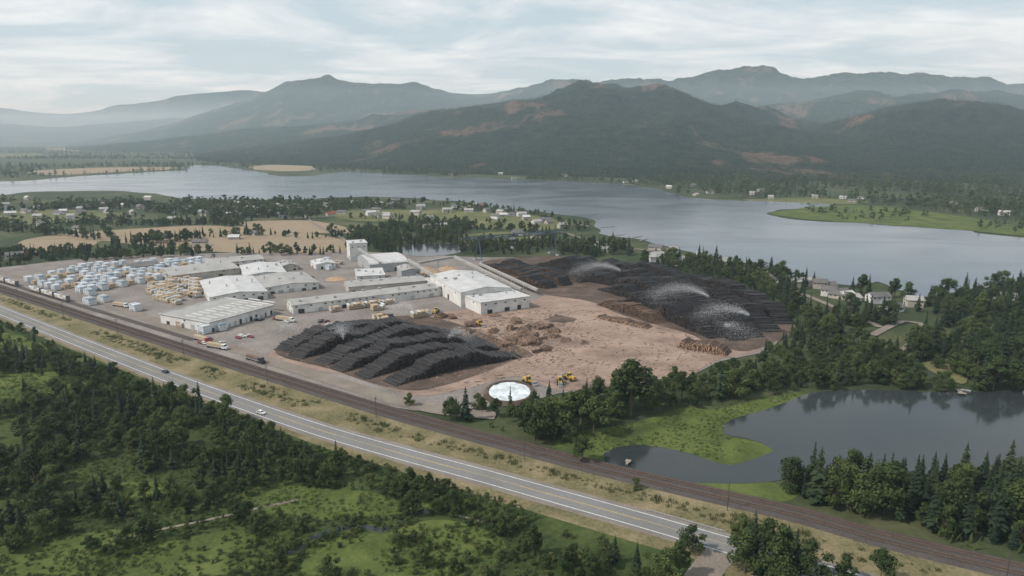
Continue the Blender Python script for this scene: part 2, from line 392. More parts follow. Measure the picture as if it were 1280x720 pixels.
strip("yard_road", catmull([P(*q) for q in [(-60, 333), (40, 348), (120, 374), (220, 412), (320, 446), (420, 478), (500, 503), (560, 515), (620, 520)]], 6), 0, 9, 0.52, 'gravel', wob=1)
rr = [[(60, 272), (200, 274), (330, 274), (430, 270), (560, 262)], [(440, 320), (430, 300), (400, 284), (380, 270), (370, 255)], [(1090, 420), (1130, 402), (1160, 412), (1140, 430), (1128, 440)], [(700, 290), (760, 306), (860, 322), (960, 352), (1060, 392), (1100, 410)]]
for i, r in enumerate(rr): strip("residential_road", catmull([P(*q) for q in r], 10), 0, 5, 0.62 + 0.01 * i, 'gravel')

# ---------------------------------------------------------------- hills
def prof(pts, Yc):
    A, Z = [], []
    for x, y in pts:
        d = ray(x, y); t = Yc / d[1]
        A.append(d[0] / d[1]); Z.append(H + t * d[2])
    return np.array(A), np.array(Z)
class Hill:
    def __init__(s, name, pts, Yc, foot, back, lam, rough, p=1.3, cl=0.36):
        s.name = name; s.A, s.Z = prof(pts, Yc); s.Yc = Yc; s.cl = cl
        s.fA = np.array([(x - 640) / FPX / cp for x, _ in foot]); s.fY = np.array([y for _, y in foot], float)
        s.back = back; s.lam = lam; s.rough = rough; s.p = p
    def h(s, a, Y):
        Hp = sum(float(np.interp(a + d, s.A, s.Z)) for d in (-.025, -.01, 0, .01, .025)) / 5; Yf = float(np.interp(a, s.fA, s.fY))
        X = a * Y
        q = Vector((X / s.lam, Y / s.lam, s.Yc * 0.001))
        r = 0
        am = 1
        for k in range(5):
            r += am * (1 - 2.2 * abs(noise.noise(q))); q = q * 2.03 + Vector((3.1, 1.7, 0)); am *= 0.52
        r /= 1.9
        if Y < s.Yc:
            t = (Y - Yf) / (s.Yc - Yf)
            if t <= 0: return -2.0 + max(-3, t * 50)
            e = t ** s.p * (1 + 0.25 * math.sin(t * math.pi))
            m = 0.07 + 0.93 * math.sin(min(1, t * 1.1) * math.pi) ** 0.8 if t * 1.1 < 1 else 0.07
        else:
            t = (Y - s.Yc) / s.back; e = max(0, 1 - t * t); m = 0.07
        Hp = max(0, Hp)
        return Hp * e * (1 + s.rough * r * m) + (s.rough * min(30, Hp * .3) * r * m if Y < s.Yc else 0) - 1.0
    def clear(s, X, Y, z):
        n = noise.fractal(Vector((X / 230, Y / 380, 7.7)), 0.6, 2.1, 6)
        n2 = noise.fractal(Vector((X / 900, Y / 900, 1.7)), 1.0, 2.0, 3)
        return max(0.0, min(1.0, (n + 0.7 * n2 - s.cl) * 2.2))
    def build(s, mat, na, nY):
        a0, a1 = s.A[0], s.A[-1]; Y0 = s.fY.min(); Y1 = s.Yc + s.back
        vs = []; at = []
        for j in range(nY):
            Y = Y0 + (Y1 - Y0) * j / (nY - 1)
            for i in range(na):
                a = a0 + (a1 - a0) * i / (na - 1)
                z = s.h(a, Y); vs.append((a * Y, Y, z)); at.append(s.clear(a * Y, Y, z))
        fs = [(j * na + i, j * na + i + 1, (j + 1) * na + i + 1, (j + 1) * na + i) for j in range(nY - 1) for i in range(na - 1)]
        me = bpy.data.meshes.new(s.name); me.from_pydata(vs, [], fs); me.materials.append(mat)
        me.polygons.foreach_set("use_smooth", [True] * len(fs))
        A = me.attributes.new("clear", 'FLOAT', 'POINT'); A.data.foreach_set("value", at)
        me.update(); link(s.name, me)
def hill_mat(name, forest, forest2, bare, bare2, sc):
    m, nt, b = new_mat(name)
    v = pos(nt)
    f = noi(nt, v, sc, 12, 0.8)
    cf = ramp(nt, [(0.42, forest), (0.60, forest2)], f)
    cb = ramp(nt, [(0.35, bare), (0.65, bare2)], noi(nt, v, sc * 2, 8, 0.7))
    at = nt.nodes.new("ShaderNodeAttribute"); at.attribute_name = "clear"
    mm = nt.nodes.new("ShaderNodeMath"); mm.operation = 'MULTIPLY_ADD'; mm.inputs[1].default_value = 1.2
    nt.links.new(at.outputs["Fac"], mm.inputs[0])
    f3 = noi(nt, v, sc * 3, 6, 0.8)
    m2 = nt.nodes.new("ShaderNodeMath"); m2.operation = 'MULTIPLY_ADD'; m2.inputs[1].default_value = 3.5; m2.inputs[2].default_value = -2.0
    nt.links.new(f3, m2.inputs[0]); nt.links.new(m2.outputs[0], mm.inputs[2]); mm.use_clamp = True
    nt.links.new(mixc(nt, mm.outputs[0], cf, cb), b.inputs["Base Color"])
    b.inputs["Roughness"].default_value = 1; b.inputs["Specular IOR Level"].default_value = 0
    bump(nt, b, f, 1.0, 35)
    return m
hm1 = hill_mat("hill_forest", (0.009, 0.021, 0.015), (0.046, 0.064, 0.034), (0.10, 0.07, 0.05), (0.21, 0.145, 0.11), 0.02)
hm2 = hill_mat("ridge_forest", (0.013, 0.027, 0.022), (0.048, 0.064, 0.042), (0.10, 0.076, 0.057), (0.18, 0.13, 0.10), 0.008)
far = Hill("far_mountains", [(-500, 120), (-250, 128), (-100, 133), (0, 136), (60, 143), (100, 143), (150, 133), (200, 128), (260, 118), (300, 115), (345, 117), (400, 125), (500, 130), (700, 128), (900, 122), (1300, 128), (1600, 130)], 24000, [(-500, 14000), (1600, 14000)], 6000, 3000, 0.35)
far.build(hm2, 260, 40)
far2 = Hill("far_mountains", [(-500, 150), (-100, 152), (0, 155), (80, 160), (160, 152), (230, 148), (330, 150), (600, 160)], 15000, [(-500, 9500), (600, 9500)], 3000, 2500, 0.35)
far2.build(hm2, 200, 40)
ridge = Hill("mountain_ridge", [(50, 184), (90, 178), (200, 162), (260, 143), (310, 128), (350, 115), (380, 107), (430, 107), (480, 109), (530, 113), (600, 120), (620, 116), (650, 112), (690, 110), (740, 112), (760, 115), (800, 108), (850, 105), (880, 101), (915, 92), (950, 96), (1000, 107), (1060, 104), (1120, 103), (1200, 107), (1280, 110), (1400, 108), (1600, 115)], 10500, [(50, 9500), (300, 5600), (640, 5500), (1600, 5500)], 3500, 1500, 0.5, cl=.3)
ridge.build(hm2, 460, 110)
mid = Hill("forested_hill", [(70, 187), (120, 182), (220, 173), (300, 164), (400, 157), (460, 148), (540, 141), (600, 139), (640, 141), (760, 150), (850, 150), (950, 138), (1020, 128), (1080, 122), (1150, 124), (1220, 118), (1300, 124), (1500, 120)], 6800, [(70, 6200), (400, 3900), (1500, 3800)], 2000, 900, 0.48, cl=.34)
mid.build(hm1, 400, 100)
front = Hill("forested_hill", [(220, 195), (300, 186), (360, 180), (420, 172), (480, 160), (540, 146), (580, 138), (620, 130), (680, 124), (720, 116), (745, 112), (790, 114), (850, 123), (900, 134), (960, 142), (1010, 153), (1080, 163), (1200, 170), (1400, 176)], 4700, [(220, 3400), (560, 2250), (850, 1900), (1400, 1700)], 1700, 640, 0.5, p=1.3, cl=.36)
front.build(hm1, 460, 170)
right = Hill("forested_hill", [(880, 200), (960, 182), (1010, 164), (1060, 149), (1110, 134), (1150, 128), (1190, 128), (1240, 132), (1290, 142), (1350, 140), (1500, 135)], 3900, [(880, 2500), (1150, 1900), (1500, 1600)], 1200, 540, 0.46, p=1.5, cl=.55)
right.build(hm1, 300, 120)

# ---------------------------------------------------------------- trees
def conifer(seed, tiers, br, spread):
    r = random.Random(seed); mb = MB()
    mb.cyl((0, 0, 0), (0, 0, 0.95), 0.014, 0.002, 5, 1, False)
    for i in range(tiers):
        t = i / (tiers - 1); z = 0.10 + 0.87 * t
        L = spread * ((1 - t) ** 0.75) * (0.6 + 0.6 * r.random()) + 0.012
        if t < 0.12: L *= 0.6 + 3 * t
        nb = max(4, int(br * (1 - 0.45 * t)))
        a0 = r.random() * 6.28
        for k in range(nb):
            a = a0 + 6.283 * k / nb + r.uniform(-.35, .35); l = L * r.uniform(0.5, 1.25)
            ca, sa = math.cos(a), math.sin(a); w = l * 0.32 + 0.006
            zz = z + r.uniform(-.03, .03); dr = l * r.uniform(0.15, 0.5)
            def q(d, s, h): return (ca * d - sa * s, sa * d + ca * s, zz + h)
            mb.add([q(0, 0, 0.01), q(l * .55, -w, -dr * .55), q(l, 0, -dr), q(l * .55, w, -dr * .5), q(l * .5, 0, -dr * .1)],
                   [(0, 1, 4), (1, 2, 4), (2, 3, 4), (3, 0, 4)], 0)
            if tiers > 10:
                mb.add([q(l * .3, 0, 0.02), q(l * .95, -w * .5, -dr - .02), q(l * .8, 0, -dr - l * .2), q(l * .4, w * .6, -l * .25)], [(0, 1, 2), (0, 2, 3)], 0)
    return mb.mesh("conifer_tree", ['conifer', 'trunk'])
def broad(seed, lobes, leaves, mat='broad', width=0.33, low=0.30, leaf=0.034, name="broadleaf_tree"):
    r = random.Random(seed); mb = MB()
    if low > 0.15:
        mb.cyl((0, 0, 0), (0.01, 0, 0.45), 0.02, 0.012, 6, 1, False)
    cs = []
    for i in range(lobes):
        a = r.random() * 6.28; rr = width * math.sqrt(r.random()) * 0.8; z = low + (0.86 - low) * r.random()
        k = math.sin(max(0.15, min(1, (z - low + 0.08) / (0.95 - low))) * math.pi) ** 0.5
        c = Vector((math.cos(a) * rr * k, math.sin(a) * rr * k, z)); cs.append((c, r.uniform(0.08, 0.16) * width / 0.33))
    cs.append((Vector((0, 0, 0.86)), 0.11))
    for c, rad in cs:
        if low > 0.15: mb.cyl((0.005, 0, min(0.42, c.z * 0.6)), c, 0.009, 0.003, 4, 1, False)
        for k in range(leaves):
            d = Vector((r.gauss(0, 1), r.gauss(0, 1), r.gauss(0, 1))).normalized()
            p = c + Vector((d.x, d.y, d.z * 0.8)) * rad * r.uniform(0.5, 1.15)
            if p.z < 0.02: p.z = 0.02
            n = (d + Vector((r.uniform(-.8, .8), r.uniform(-.8, .8), r.uniform(-.3, .9)))).normalized()
            u = n.orthogonal().normalized(); w = n.cross(u); s = leaf * r.uniform(0.6, 1.3)
            an = r.random() * 3; u, w = u * math.cos(an) + w * math.sin(an), w * math.cos(an) - u * math.sin(an)
            mb.add([p - u * s, p - w * s * .7, p + u * s, p + w * s * .7], [(0, 1, 2, 3)], 0)
    return mb.mesh(name, [mat, 'trunk'])
def tuft(seed):
    r = random.Random(seed); mb = MB()
    for k in range(26):
        a = r.random() * 6.28; d = r.random() * 0.8; x, y = math.cos(a) * d, math.sin(a) * d
        b = r.random() * 6.28; w = 0.12; h = r.uniform(0.5, 1)
        mb.add([(x, y, 0), (x + math.cos(b) * w, y + math.sin(b) * w, 0), (x + r.uniform(-.4, .4), y + r.uniform(-.4, .4), h)], [(0, 1, 2)])
    return mb.mesh("grass_tuft", ['tuft'])
CON = [conifer(i, 24, 11, s) for i, s in enumerate((0.17, 0.15, 0.20, 0.13))]
BRO = [broad(10 + i, 13, 150, width=w, low=l, leaf=.031) for i, (w, l) in enumerate(((0.34, 0.28), (0.42, 0.22), (0.26, 0.3), (0.38, 0.18), (0.48, .2)))]
SHR = [broad(20 + i, 8, 70, 'shrub', 0.6, 0.1, 0.065, "shrub") for i in range(3)]
LCO = [conifer(40 + i, 7, 7, s) for i, s in enumerate((0.19, 0.23))]
LBR = [broad(50 + i, 6, 28, width=0.42, low=0.2, leaf=0.08) for i in range(2)]
TUF = [tuft(60)]
KIND = {'c': CON, 'b': BRO, 's': SHR, 'C': LCO, 'B': LBR, 't': TUF}
NAME = {'c': ("conifer_tree", "conifer_grove"), 'b': ("broadleaf_tree", "broadleaf_grove"), 's': ("shrub", "shrub_thicket"), 'C': ("conifer_tree", "distant_conifer_forest"), 'B': ("broadleaf_tree", "distant_broadleaf_trees"), 't': ("grass_tuft", "meadow_grass")}
MASS = {}
def put(kind, x, y, z, h, single=False):
    i = R.randrange(len(KIND[kind]))
    if single:
        o = link(NAME[kind][0], KIND[kind][i], None, (x, y, z), R.random() * 6.28, h)
        o.scale = (h * R.uniform(.85, 1.15), h * R.uniform(.85, 1.15), h)
    else: MASS.setdefault((kind, i), []).append((x, y, z, h, R.random() * 6.28))
EXCL = [lake, pond, yard, log_pond]
def scatter(poly, spacing, mix, hr, clump=0.0, cs=0.02, excl=None, single=False, keep=1.0, roads=True, z=0.0, avoid=True):
    if not isinstance(poly, np.ndarray): poly = np.array([(P(*q).x, P(*q).y) for q in poly])
    mn, mx = poly.min(0), poly.max(0)
    X, Y = np.meshgrid(np.arange(mn[0], mx[0], spacing), np.arange(mn[1], mx[1], spacing))
    X = X.ravel() + NR.uniform(-.5, .5, X.size) * spacing * 1.1; Y = Y.ravel() + NR.uniform(-.5, .5, Y.size) * spacing * 1.1
    ok = inpoly(poly, X, Y) & (NR.random(X.size) < keep)
    if avoid:
        for e in (EXCL if excl is None else excl): ok &= ~inpoly(e, X, Y)
    X, Y = X[ok], Y[ok]
    if roads:
        ok = ~(near_path(hw, X, Y, 12) | near_path(rail, X, Y, 10))
        X, Y = X[ok], Y[ok]
    for x, y in zip(X, Y):
        if clump:
            c = noise.fractal(Vector((x * cs, y * cs, 5.5)), 1.0, 2.0, 3)
            if c < clump - 0.5 + R.uniform(-.08, .08): continue
        k = R.choice(mix)
        h = R.uniform(*hr) * (0.7 + 0.6 * R.random() ** 2)
        if k in 's': h *= 0.3
        if k == 'b': h *= 0.85
        put(k, float(x), float(y), z, h, single)
MEX = [lake, pond, yard] + br
scatter([(60, 500), (140, 485), (250, 503), (330, 542), (420, 580), (430, 612), (340, 622), (300, 640), (200, 645), (100, 655), (-60, 650), (-150, 560), (0, 515)], 4.6, 'bbbbbbccsss', (7, 13), 0.24, 0.035, MEX)
scatter([(20, 445), (70, 450), (150, 468), (130, 476), (60, 470), (-20, 466), (-60, 450)], 5, 'bbc', (8, 12), excl=[yard])
scatter([(-60, 396), (30, 412), (60, 425), (0, 440), (-60, 430)], 7, 'bbbc', (7, 12), 0.5, 0.03, MEX)
scatter([(-200, 650), (0, 640), (100, 640), (200, 665), (180, 700), (100, 700), (0, 720), (-200, 720)], 4.4, 'bbbcss', (6, 12), 0.32, 0.04, [yard])
scatter([(400, 590), (520, 620), (640, 655), (740, 682), (800, 700), (780, 715), (660, 700), (600, 660), (500, 645), (420, 640)], 3.3, 'bsssb', (6, 11), 0.32, 0.05, MEX)
scatter([(300, 640), (430, 655), (560, 640), (640, 690), (740, 700), (760, 740), (500, 740), (200, 720), (220, 680)], 3.6, 'ssssb', (5, 10), 0.46, 0.05, [])
scatter([(-100, 420), (200, 488), (420, 560), (640, 625), (840, 690), (860, 740), (300, 740), (-200, 700)], 3.0, 'sssss', (4, 9), 0.38, 0.035, MEX)
scatter([(-100, 660), (200, 655), (500, 640), (640, 660), (700, 740), (-200, 740)], 3.4, 'ss', (3, 7), 0.42, 0.09, [])
scatter([(-200, 410), (0, 402), (100, 440), (200, 480), (330, 525), (420, 555), (600, 612), (780, 668), (760, 690), (560, 632), (420, 592), (340, 562), (180, 500), (60, 460)], 2.9, 'ssssb', (4, 8), 0.32, 0.05, [])
scatter([(-200, 400), (200, 486), (500, 585), (860, 695), (880, 760), (-300, 760)], 1.6, 't', (0.5, 1.4), 0.32, 0.05, [])
scatter([(690, 560), (720, 540), (780, 530), (850, 510), (960, 496), (1010, 490), (915, 527), (906, 543), (968, 563), (925, 581), (850, 564), (755, 567)], 1.7, 't', (0.5, 1.2), 0.36, 0.08, [pond])
scatter([(0, 370), (400, 500), (640, 570), (900, 630), (1100, 685), (1250, 725), (1000, 700), (800, 668), (500, 580), (210, 480), (0, 392)], 2.1, 'ttts', (0.8, 2.2), 0.42, 0.05, [])
scatter([(630, 562), (760, 594), (900, 630), (1100, 680), (1300, 730), (1300, 690), (1100, 655), (960, 628), (800, 600), (700, 570)], 3, 'sst', (3, 7), 0.4, 0.05, [pond])
for x, y, k, h in [(865, 690, 'b', 9), (848, 722, 'b', 12), (832, 728, 'b', 11), (768, 704, 'c', 9), (795, 716, 'c', 10), (738, 722, 'b', 8), (715, 700, 's', 9), (640, 700, 's', 8), (652, 690, 'b', 6), (925, 690, 'b', 13), (940, 700, 'c', 16), (958, 704, 'b', 15), (975, 712, 'b', 15), (992, 716, 'c', 14), (1012, 724, 'b', 12), (930, 716, 'b', 14), (950, 722, 'c', 15), (1055, 728, 'b', 9), (1100, 728, 'b', 11), (970, 730, 'b', 15)]:
    q = P(x, y); put(k, q.x, q.y, 0, h * (0.35 if k == 's' else 1), True)
scatter([(955, 612), (1000, 607), (1060, 602), (1120, 604), (1200, 606), (1290, 588), (1360, 578), (1400, 690), (1280, 690), (1200, 678), (1100, 650), (1020, 632), (960, 622)], 4.6, 'ccccbb', (10, 18), excl=[pond], single=True)
scatter([(530, 508), (600, 512), (660, 505), (720, 500), (800, 492), (860, 482), (930, 462), (1000, 450), (1060, 430), (1120, 420), (1160, 450), (1195, 492), (1060, 486), (1000, 488), (950, 496), (880, 508), (800, 524), (760, 535), (720, 550), (700, 556), (640, 540), (560, 522)], 5.5, 'bbbbbbc', (7, 14), 0.24, 0.03, single=True)
scatter([(700, 556), (760, 572), (800, 596), (760, 588), (640, 556), (540, 526), (560, 520)], 4.0, 'bss', (6, 10), 0.36, 0.05)
for x, y, k, h in [(788, 520, 'b', 28), (776, 512, 'b', 20), (728, 540, 'b', 20), (742, 545, 'b', 18), (712, 538, 'b', 18), (690, 545, 'b', 18), (672, 548, 'b', 17), (655, 540, 'b', 14), (728, 578, 'b', 12), (668, 556, 'b', 14), (812, 512, 'b', 16), (852, 500, 'b', 15), (830, 505, 'b', 14), (620, 520, 'b', 9), (603, 516, 'b', 8), (640, 528, 'b', 9), (796, 612, 's', 14), (565, 525, 'b', 11), (512, 508, 'b', 7)]:
    q = P(x, y); put(k, q.x, q.y, 0, h * (0.3 if k == 's' else 1), True)
scatter([(1130, 440), (1180, 420), (1290, 410), (1400, 410), (1400, 492), (1280, 491), (1220, 489), (1200, 470), (1150, 455)], 6.5, 'cccbb', (12, 20), single=True)
scatter([(1160, 400), (1290, 372), (1400, 360), (1400, 400), (1290, 405), (1180, 410)], 8.5, 'cccb', (13, 20))
scatter([(700, 296), (800, 306), (900, 330), (1000, 352), (1060, 362), (1130, 372), (1150, 385), (1140, 402), (1080, 415), (1020, 425), (990, 398), (940, 366), (860, 345), (760, 326), (700, 318)], 7.5, 'cccbbb', (10, 18), 0.36, 0.012)
scatter([(1150, 375), (1280, 356), (1400, 344), (1400, 362), (1280, 372), (1160, 396)], 9, 'ccb', (12, 19))
scatter([(985, 400), (1040, 425), (1030, 436), (960, 452), (950, 440), (990, 420)], 6, 'bbcs', (8, 13))
T = EXCL + fpolys
scatter([(-250, 262), (0, 250), (200, 252), (420, 254), (560, 256), (700, 272), (745, 290), (700, 298), (600, 290), (430, 268), (250, 276), (100, 284), (-250, 300)], 10, 'CCBB', (9, 15), 0.42, 0.006, T)
scatter([(-250, 290), (0, 290), (120, 284), (300, 276), (430, 278), (560, 282), (700, 294), (740, 318), (640, 312), (430, 306), (420, 320), (230, 318), (120, 324), (0, 335), (-250, 320)], 9.5, 'ccbbb', (8, 15), 0.42, 0.006, T)
scatter([(430, 312), (500, 318), (600, 318), (700, 318), (760, 326), (700, 306), (560, 296), (440, 298)], 8.5, 'ccbb', (10, 16), 0.32, 0.01, [lake, log_pond])
for a, b, n, hh in [((300, 318), (430, 318), 26, 11), ((160, 306), (255, 298), 26, 14), ((200, 268), (400, 274), 38, 15), ((0, 288), (130, 300), 30, 15), ((100, 326), (250, 318), 28, 11), ((520, 280), (690, 292), 38, 11), ((340, 254), (560, 256), 40, 12), ((640, 264), (740, 288), 26, 11), ((0, 322), (110, 318), 24, 12), ((0, 266), (200, 258), 30, 14), ((60, 280), (300, 282), 40, 11), ((230, 300), (330, 290), 16, 10), ((250, 292), (420, 298), 22, 9), ((130, 290), (150, 312), 16, 12), ((440, 272), (640, 280), 24, 9)]:
    for i in range(n):
        t = (i + R.uniform(-.6, .6)) / n; q = P(a[0] + (b[0] - a[0]) * t, a[1] + (b[1] - a[1]) * t + R.uniform(-2, 2))
        put(R.choice('cbb'), q.x, q.y, 0, hh * R.uniform(.6, 1.2))
FE = [lake, lmarsh] + fpolys
scatter([(480, 217), (600, 222), (780, 230), (850, 245), (1030, 254), (1100, 256), (1180, 266), (1300, 282), (1500, 292), (1500, 205), (1000, 195), (700, 195), (480, 195)], 14, 'CCCCB', (12, 20), 0.28, 0.004, FE, roads=False)
scatter([(-200, 226), (0, 224), (200, 214), (300, 211), (480, 217), (480, 196), (200, 194), (-200, 198)], 24, 'CCCB', (12, 19), 0.38, 0.0015, FE, roads=False)
scatter([(-300, 196), (600, 196), (600, 183), (-300, 183)], 50, 'CCC', (20, 34), 0.38, 0.0006, FE, roads=False)
scatter([(1000, 262), (1100, 260), (1300, 284), (1280, 292), (1140, 280), (1060, 276)], 20, 'BCB', (6, 12), 0.56, 0.01, [lake], roads=False)
for hl, n, hh in ((front, 30000, 17), (right, 14000, 16), (mid, 8000, 22)):
    a0, a1 = hl.A[0], hl.A[-1]; Y0, Y1 = hl.fY.min(), hl.Yc + 80
    for k in range(n):
        Y = math.sqrt(R.uniform(Y0 ** 2, Y1 ** 2)); a = R.uniform(a0, a1)
        if abs(a) > 0.9: continue
        z = hl.h(a, Y)
        if z < -0.5: continue
        if hl.clear(a * Y, Y, z) > R.uniform(0.1, 0.9): continue
        put('C', a * Y, Y, z, hh * R.uniform(.6, 1.3))
for (k, i), L in MASS.items():
    vs = []; fs = []
    for x, y, z, h, a in L:
        c, s = math.cos(a) * h * .7071, math.sin(a) * h * .7071; o = len(vs)
        vs += [(x + c, y + s, z), (x - s, y + c, z), (x - c, y - s, z), (x + s, y - c, z)]; fs.append((o, o + 1, o + 2, o + 3))
    me = bpy.data.meshes.new(NAME[k][1]); me.from_pydata(vs, [], fs)
    par = link(NAME[k][1], me); par.instance_type = 'FACES'; par.use_instance_faces_scale = True
    par.show_instancer_for_render = False
    link(NAME[k][0], KIND[k][i], par)

# ---------------------------------------------------------------- logs
def logdeck(name, ctrl, L, h, mats=('log', 'logend'), rad=0.34, ends=8.0, seed=0):
    pts = catmull([P(*q) for q in ctrl], 4)
    r = np.random.default_rng(seed)
    C = []; D = []; LL = []; RR = []
    s = 0
    total = sum((b - a).length for a, b in zip(pts, pts[1:]))
    for c, t in along(pts, rad * 1.85):
        s += rad * 1.85
        e = min(1, s / ends, (total - s) / ends) if ends else 1
        hh = h * max(0.12, e) * (0.84 + 0.55 * noise.fractal(Vector((c.x * .045, c.y * .045, seed)), 1, 2, 4)) + r.uniform(-.25, .25)
        n = Vector((-t.y, t.x, 0)); z = rad + 0.5
        latb = 2.6 * noise.noise(Vector((s * 0.06, seed, 0)))
        blk = 1.0 * noise.noise(Vector((int(s / 9) * 3.7, seed, 2)))
        while z < hh:
            lat = latb + blk + r.uniform(-.6, .6)
            q = c + n * lat + t * r.uniform(-.12, .12)
            C.append((q.x, q.y, z)); ang = r.uniform(-.04, .04)
            D.append((n.x - ang * n.y, n.y + ang * n.x, r.uniform(-.015, .015))); LL.append(L * r.uniform(.82, 1.1)); RR.append(rad * r.uniform(.6, 1.25))
            z += rad * 1.62
    C = np.array(C); D = np.array(D); D /= np.linalg.norm(D, axis=1)[:, None]; LL = np.array(LL)[:, None]; RR = np.array(RR)[:, None]
    U = np.cross(D, (0, 0, 1)); U /= np.linalg.norm(U, axis=1)[:, None]; W = np.cross(D, U)
    N = len(C); ns = 6; V = np.zeros((N, 2 * ns, 3))
    for e in (0, 1):
        base = C + D * LL * (0.5 if e else -0.5); rr = RR * (0.85 if e else 1)
        for k in range(ns):
            a = 2 * math.pi * k / ns; V[:, e * ns + k] = base + U * rr * math.cos(a) + W * rr * math.sin(a)
    off = (np.arange(N) * 2 * ns)
    quads = np.array([(k, (k + 1) % ns, ns + (k + 1) % ns, ns + k) for k in range(ns)])
    F = (quads[None] + off[:, None, None]).reshape(-1, 4).tolist()
    caps = np.array([list(range(ns - 1, -1, -1)), list(range(ns, 2 * ns))])
    F2 = (caps[None] + off[:, None, None]).reshape(-1, ns).tolist()
    me = bpy.data.meshes.new(name); me.from_pydata(V.reshape(-1, 3).tolist(), [], F + F2)
    for m in mats: me.materials.append(M[m])
    me.polygons.foreach_set("material_index", [0] * len(F) + [1] * len(F2)); me.update()
    return link(name, me)
A0 = [((350, 442), (420, 421), (520, 405)), ((366, 450), (440, 427), (547, 410)), ((395, 457), (470, 434), (574, 416)), ((420, 464), (500, 442), (600, 424)), ((450, 472), (530, 450), (628, 433)), ((487, 481), (560, 460), (650, 445))]
for i, c in enumerate(A0): logdeck("log_deck", c, 12, 8.2, seed=i, ends=22)
rB = [[(690, 327), (760, 337), (850, 351), (930, 377), (983, 407)], [(672, 331), (740, 343), (830, 360), (915, 388), (965, 416)], [(700, 346), (760, 355), (820, 371), (890, 395), (945, 423)], [(755, 362), (815, 379), (870, 398), (925, 427)], [(770, 378), (820, 393), (860, 407), (900, 424)]]
for i, c in enumerate(rB): logdeck("log_deck", c, 13, 10.5, seed=20 + i, ends=26)
for i, c in enumerate([[(608, 334), (660, 346), (712, 358)], [(628, 331), (680, 341), (735, 354)], [(650, 350), (690, 362)]]): logdeck("log_deck", c, 12, 6, ('log', 'logb'), seed=40 + i)
logdeck("log_deck", [(752, 381), (790, 392), (830, 405)], 10, 7, ('logb', 'logb'), seed=51)
logdeck("log_deck", [(848, 432), (880, 438), (915, 444)], 11, 5, ('logb', 'logbend'), seed=52, ends=4)
logdeck("log_deck", [(750, 396), (780, 404), (815, 411)], 8, 2.5, ('logb', 'logbend'), seed=53, ends=3)
lb = [(640, 412), (655, 420), (630, 425), (665, 430), (685, 415), (648, 432), (675, 437), (610, 415), (590, 402), (560, 398), (545, 396), (690, 398), (668, 408), (640, 404), (622, 434), (580, 408)]
lb += [(R.gauss(640, 34), R.gauss(414, 11)) for _ in range(22)]
for i, (x, y) in enumerate(lb):
    a = R.uniform(-.3, .3)
    logdeck("log_bundle", [(x, y), (x + R.uniform(7, 20), y + R.uniform(-3, 3))], R.uniform(6, 10), R.uniform(1.6, 3.0), ('logb', 'logbend' if i % 3 else 'logb'), seed=60 + i, ends=2)
mb = MB()
for k in range(2600):
    x = R.uniform(540, 900); y = R.uniform(388, 482)
    if R.random() < .55: x = R.gauss(650, 38); y = R.gauss(418, 14)
    q = P(x, y)
    if not inpoly(dirt, np.array([q.x]), np.array([q.y]))[0]: continue
    s = R.uniform(.12, .45); mb.box((q.x, q.y, .5 + s * .2), (s * R.uniform(1, 8), s, s * .5), 0 if R.random() < .75 else 1, R.random() * 3)
mb.obj("bark_debris", ['logb', 'chips'])
def mound(name, x, y, r, h, mat):
    c = P(x, y); mb = MB(); n, m = 28, 9; vs = [(0, 0, h)]
    for j in range(1, m + 1):
        for i in range(n):
            a = 6.283 * i / n; t = j / m; rr = r * t * (1 + .35 * noise.noise(Vector((math.cos(a) * 1.6, math.sin(a) * 1.6, x))))
            vs.append((rr * math.cos(a), rr * math.sin(a) * .8, h * (1 - t) ** .9 * (1 + .25 * noise.noise(Vector((rr * .3, a * 2, x))))))
    fs = [(0, 1 + i, 1 + (i + 1) % n) for i in range(n)]
    for j in range(m - 1):
        for i in range(n): fs.append((1 + j * n + i, 1 + (j + 1) * n + i, 1 + (j + 1) * n + (i + 1) % n, 1 + j * n + (i + 1) % n))
    mb.add(vs, fs); mb.obj(name, [mat], None, (c.x, c.y, .4))
mound("chip_pile", 530, 340, 16, 5, 'chips'); mound("chip_pile", 560, 338, 12, 4, 'chips'); mound("bark_pile", 700, 400, 10, 2.2, 'bark'); mound("bark_pile", 735, 440, 8, 1.2, 'dirt'); mound("gravel_pile", 660, 396, 9, 2, 'dirt'); mound("chip_pile", 420, 350, 9, 3, 'chips')
def sprayjet(x, y, z0, ang, reach, hh, n, width):
    c = P(x, y); mb = MB()
    for k in range(n):
        t = R.random() ** 0.8; a = ang + R.gauss(0, width)
        d = reach * t * R.uniform(.8, 1.05); z = z0 + hh * 4 * t * (1 - t) - 4 * t * t + R.gauss(0, .5 + 2.0 * t)
        if z < 0.6: continue
        p = Vector((math.cos(a) * d + R.gauss(0, .3 + t), math.sin(a) * d + R.gauss(0, .3 + t), z)); s = R.uniform(.05, .12)
        v = [p + Vector((R.uniform(-s, s), R.uniform(-s, s), R.uniform(-s, s))) for _ in range(4)]
        mb.add(v, [(0, 1, 2), (0, 2, 3), (0, 3, 1), (1, 3, 2)])
    mb.obj("water_spray", ['spray'], None, (c.x, c.y, 0))
sprayjet(775, 356, 12, math.pi * .95, 44, 5, 12000, .38); sprayjet(885, 392, 12, math.pi * .9, 46, 6, 14000, .42)
sprayjet(935, 415, 11, math.pi * .9, 36, 4, 10000, .45); sprayjet(905, 424, 9, math.pi * 1.6, 22, 2, 4000, .5)
sprayjet(518, 404, 8, math.pi * .8, 26, 5, 5000, .35); sprayjet(430, 440, 8, math.pi * .6, 22, 5, 5000, .35); sprayjet(560, 440, 8, math.pi * .2, 18, 4, 3500, .4); sprayjet(350, 425, 5, math.pi * .3, 16, 4, 2000, .4)

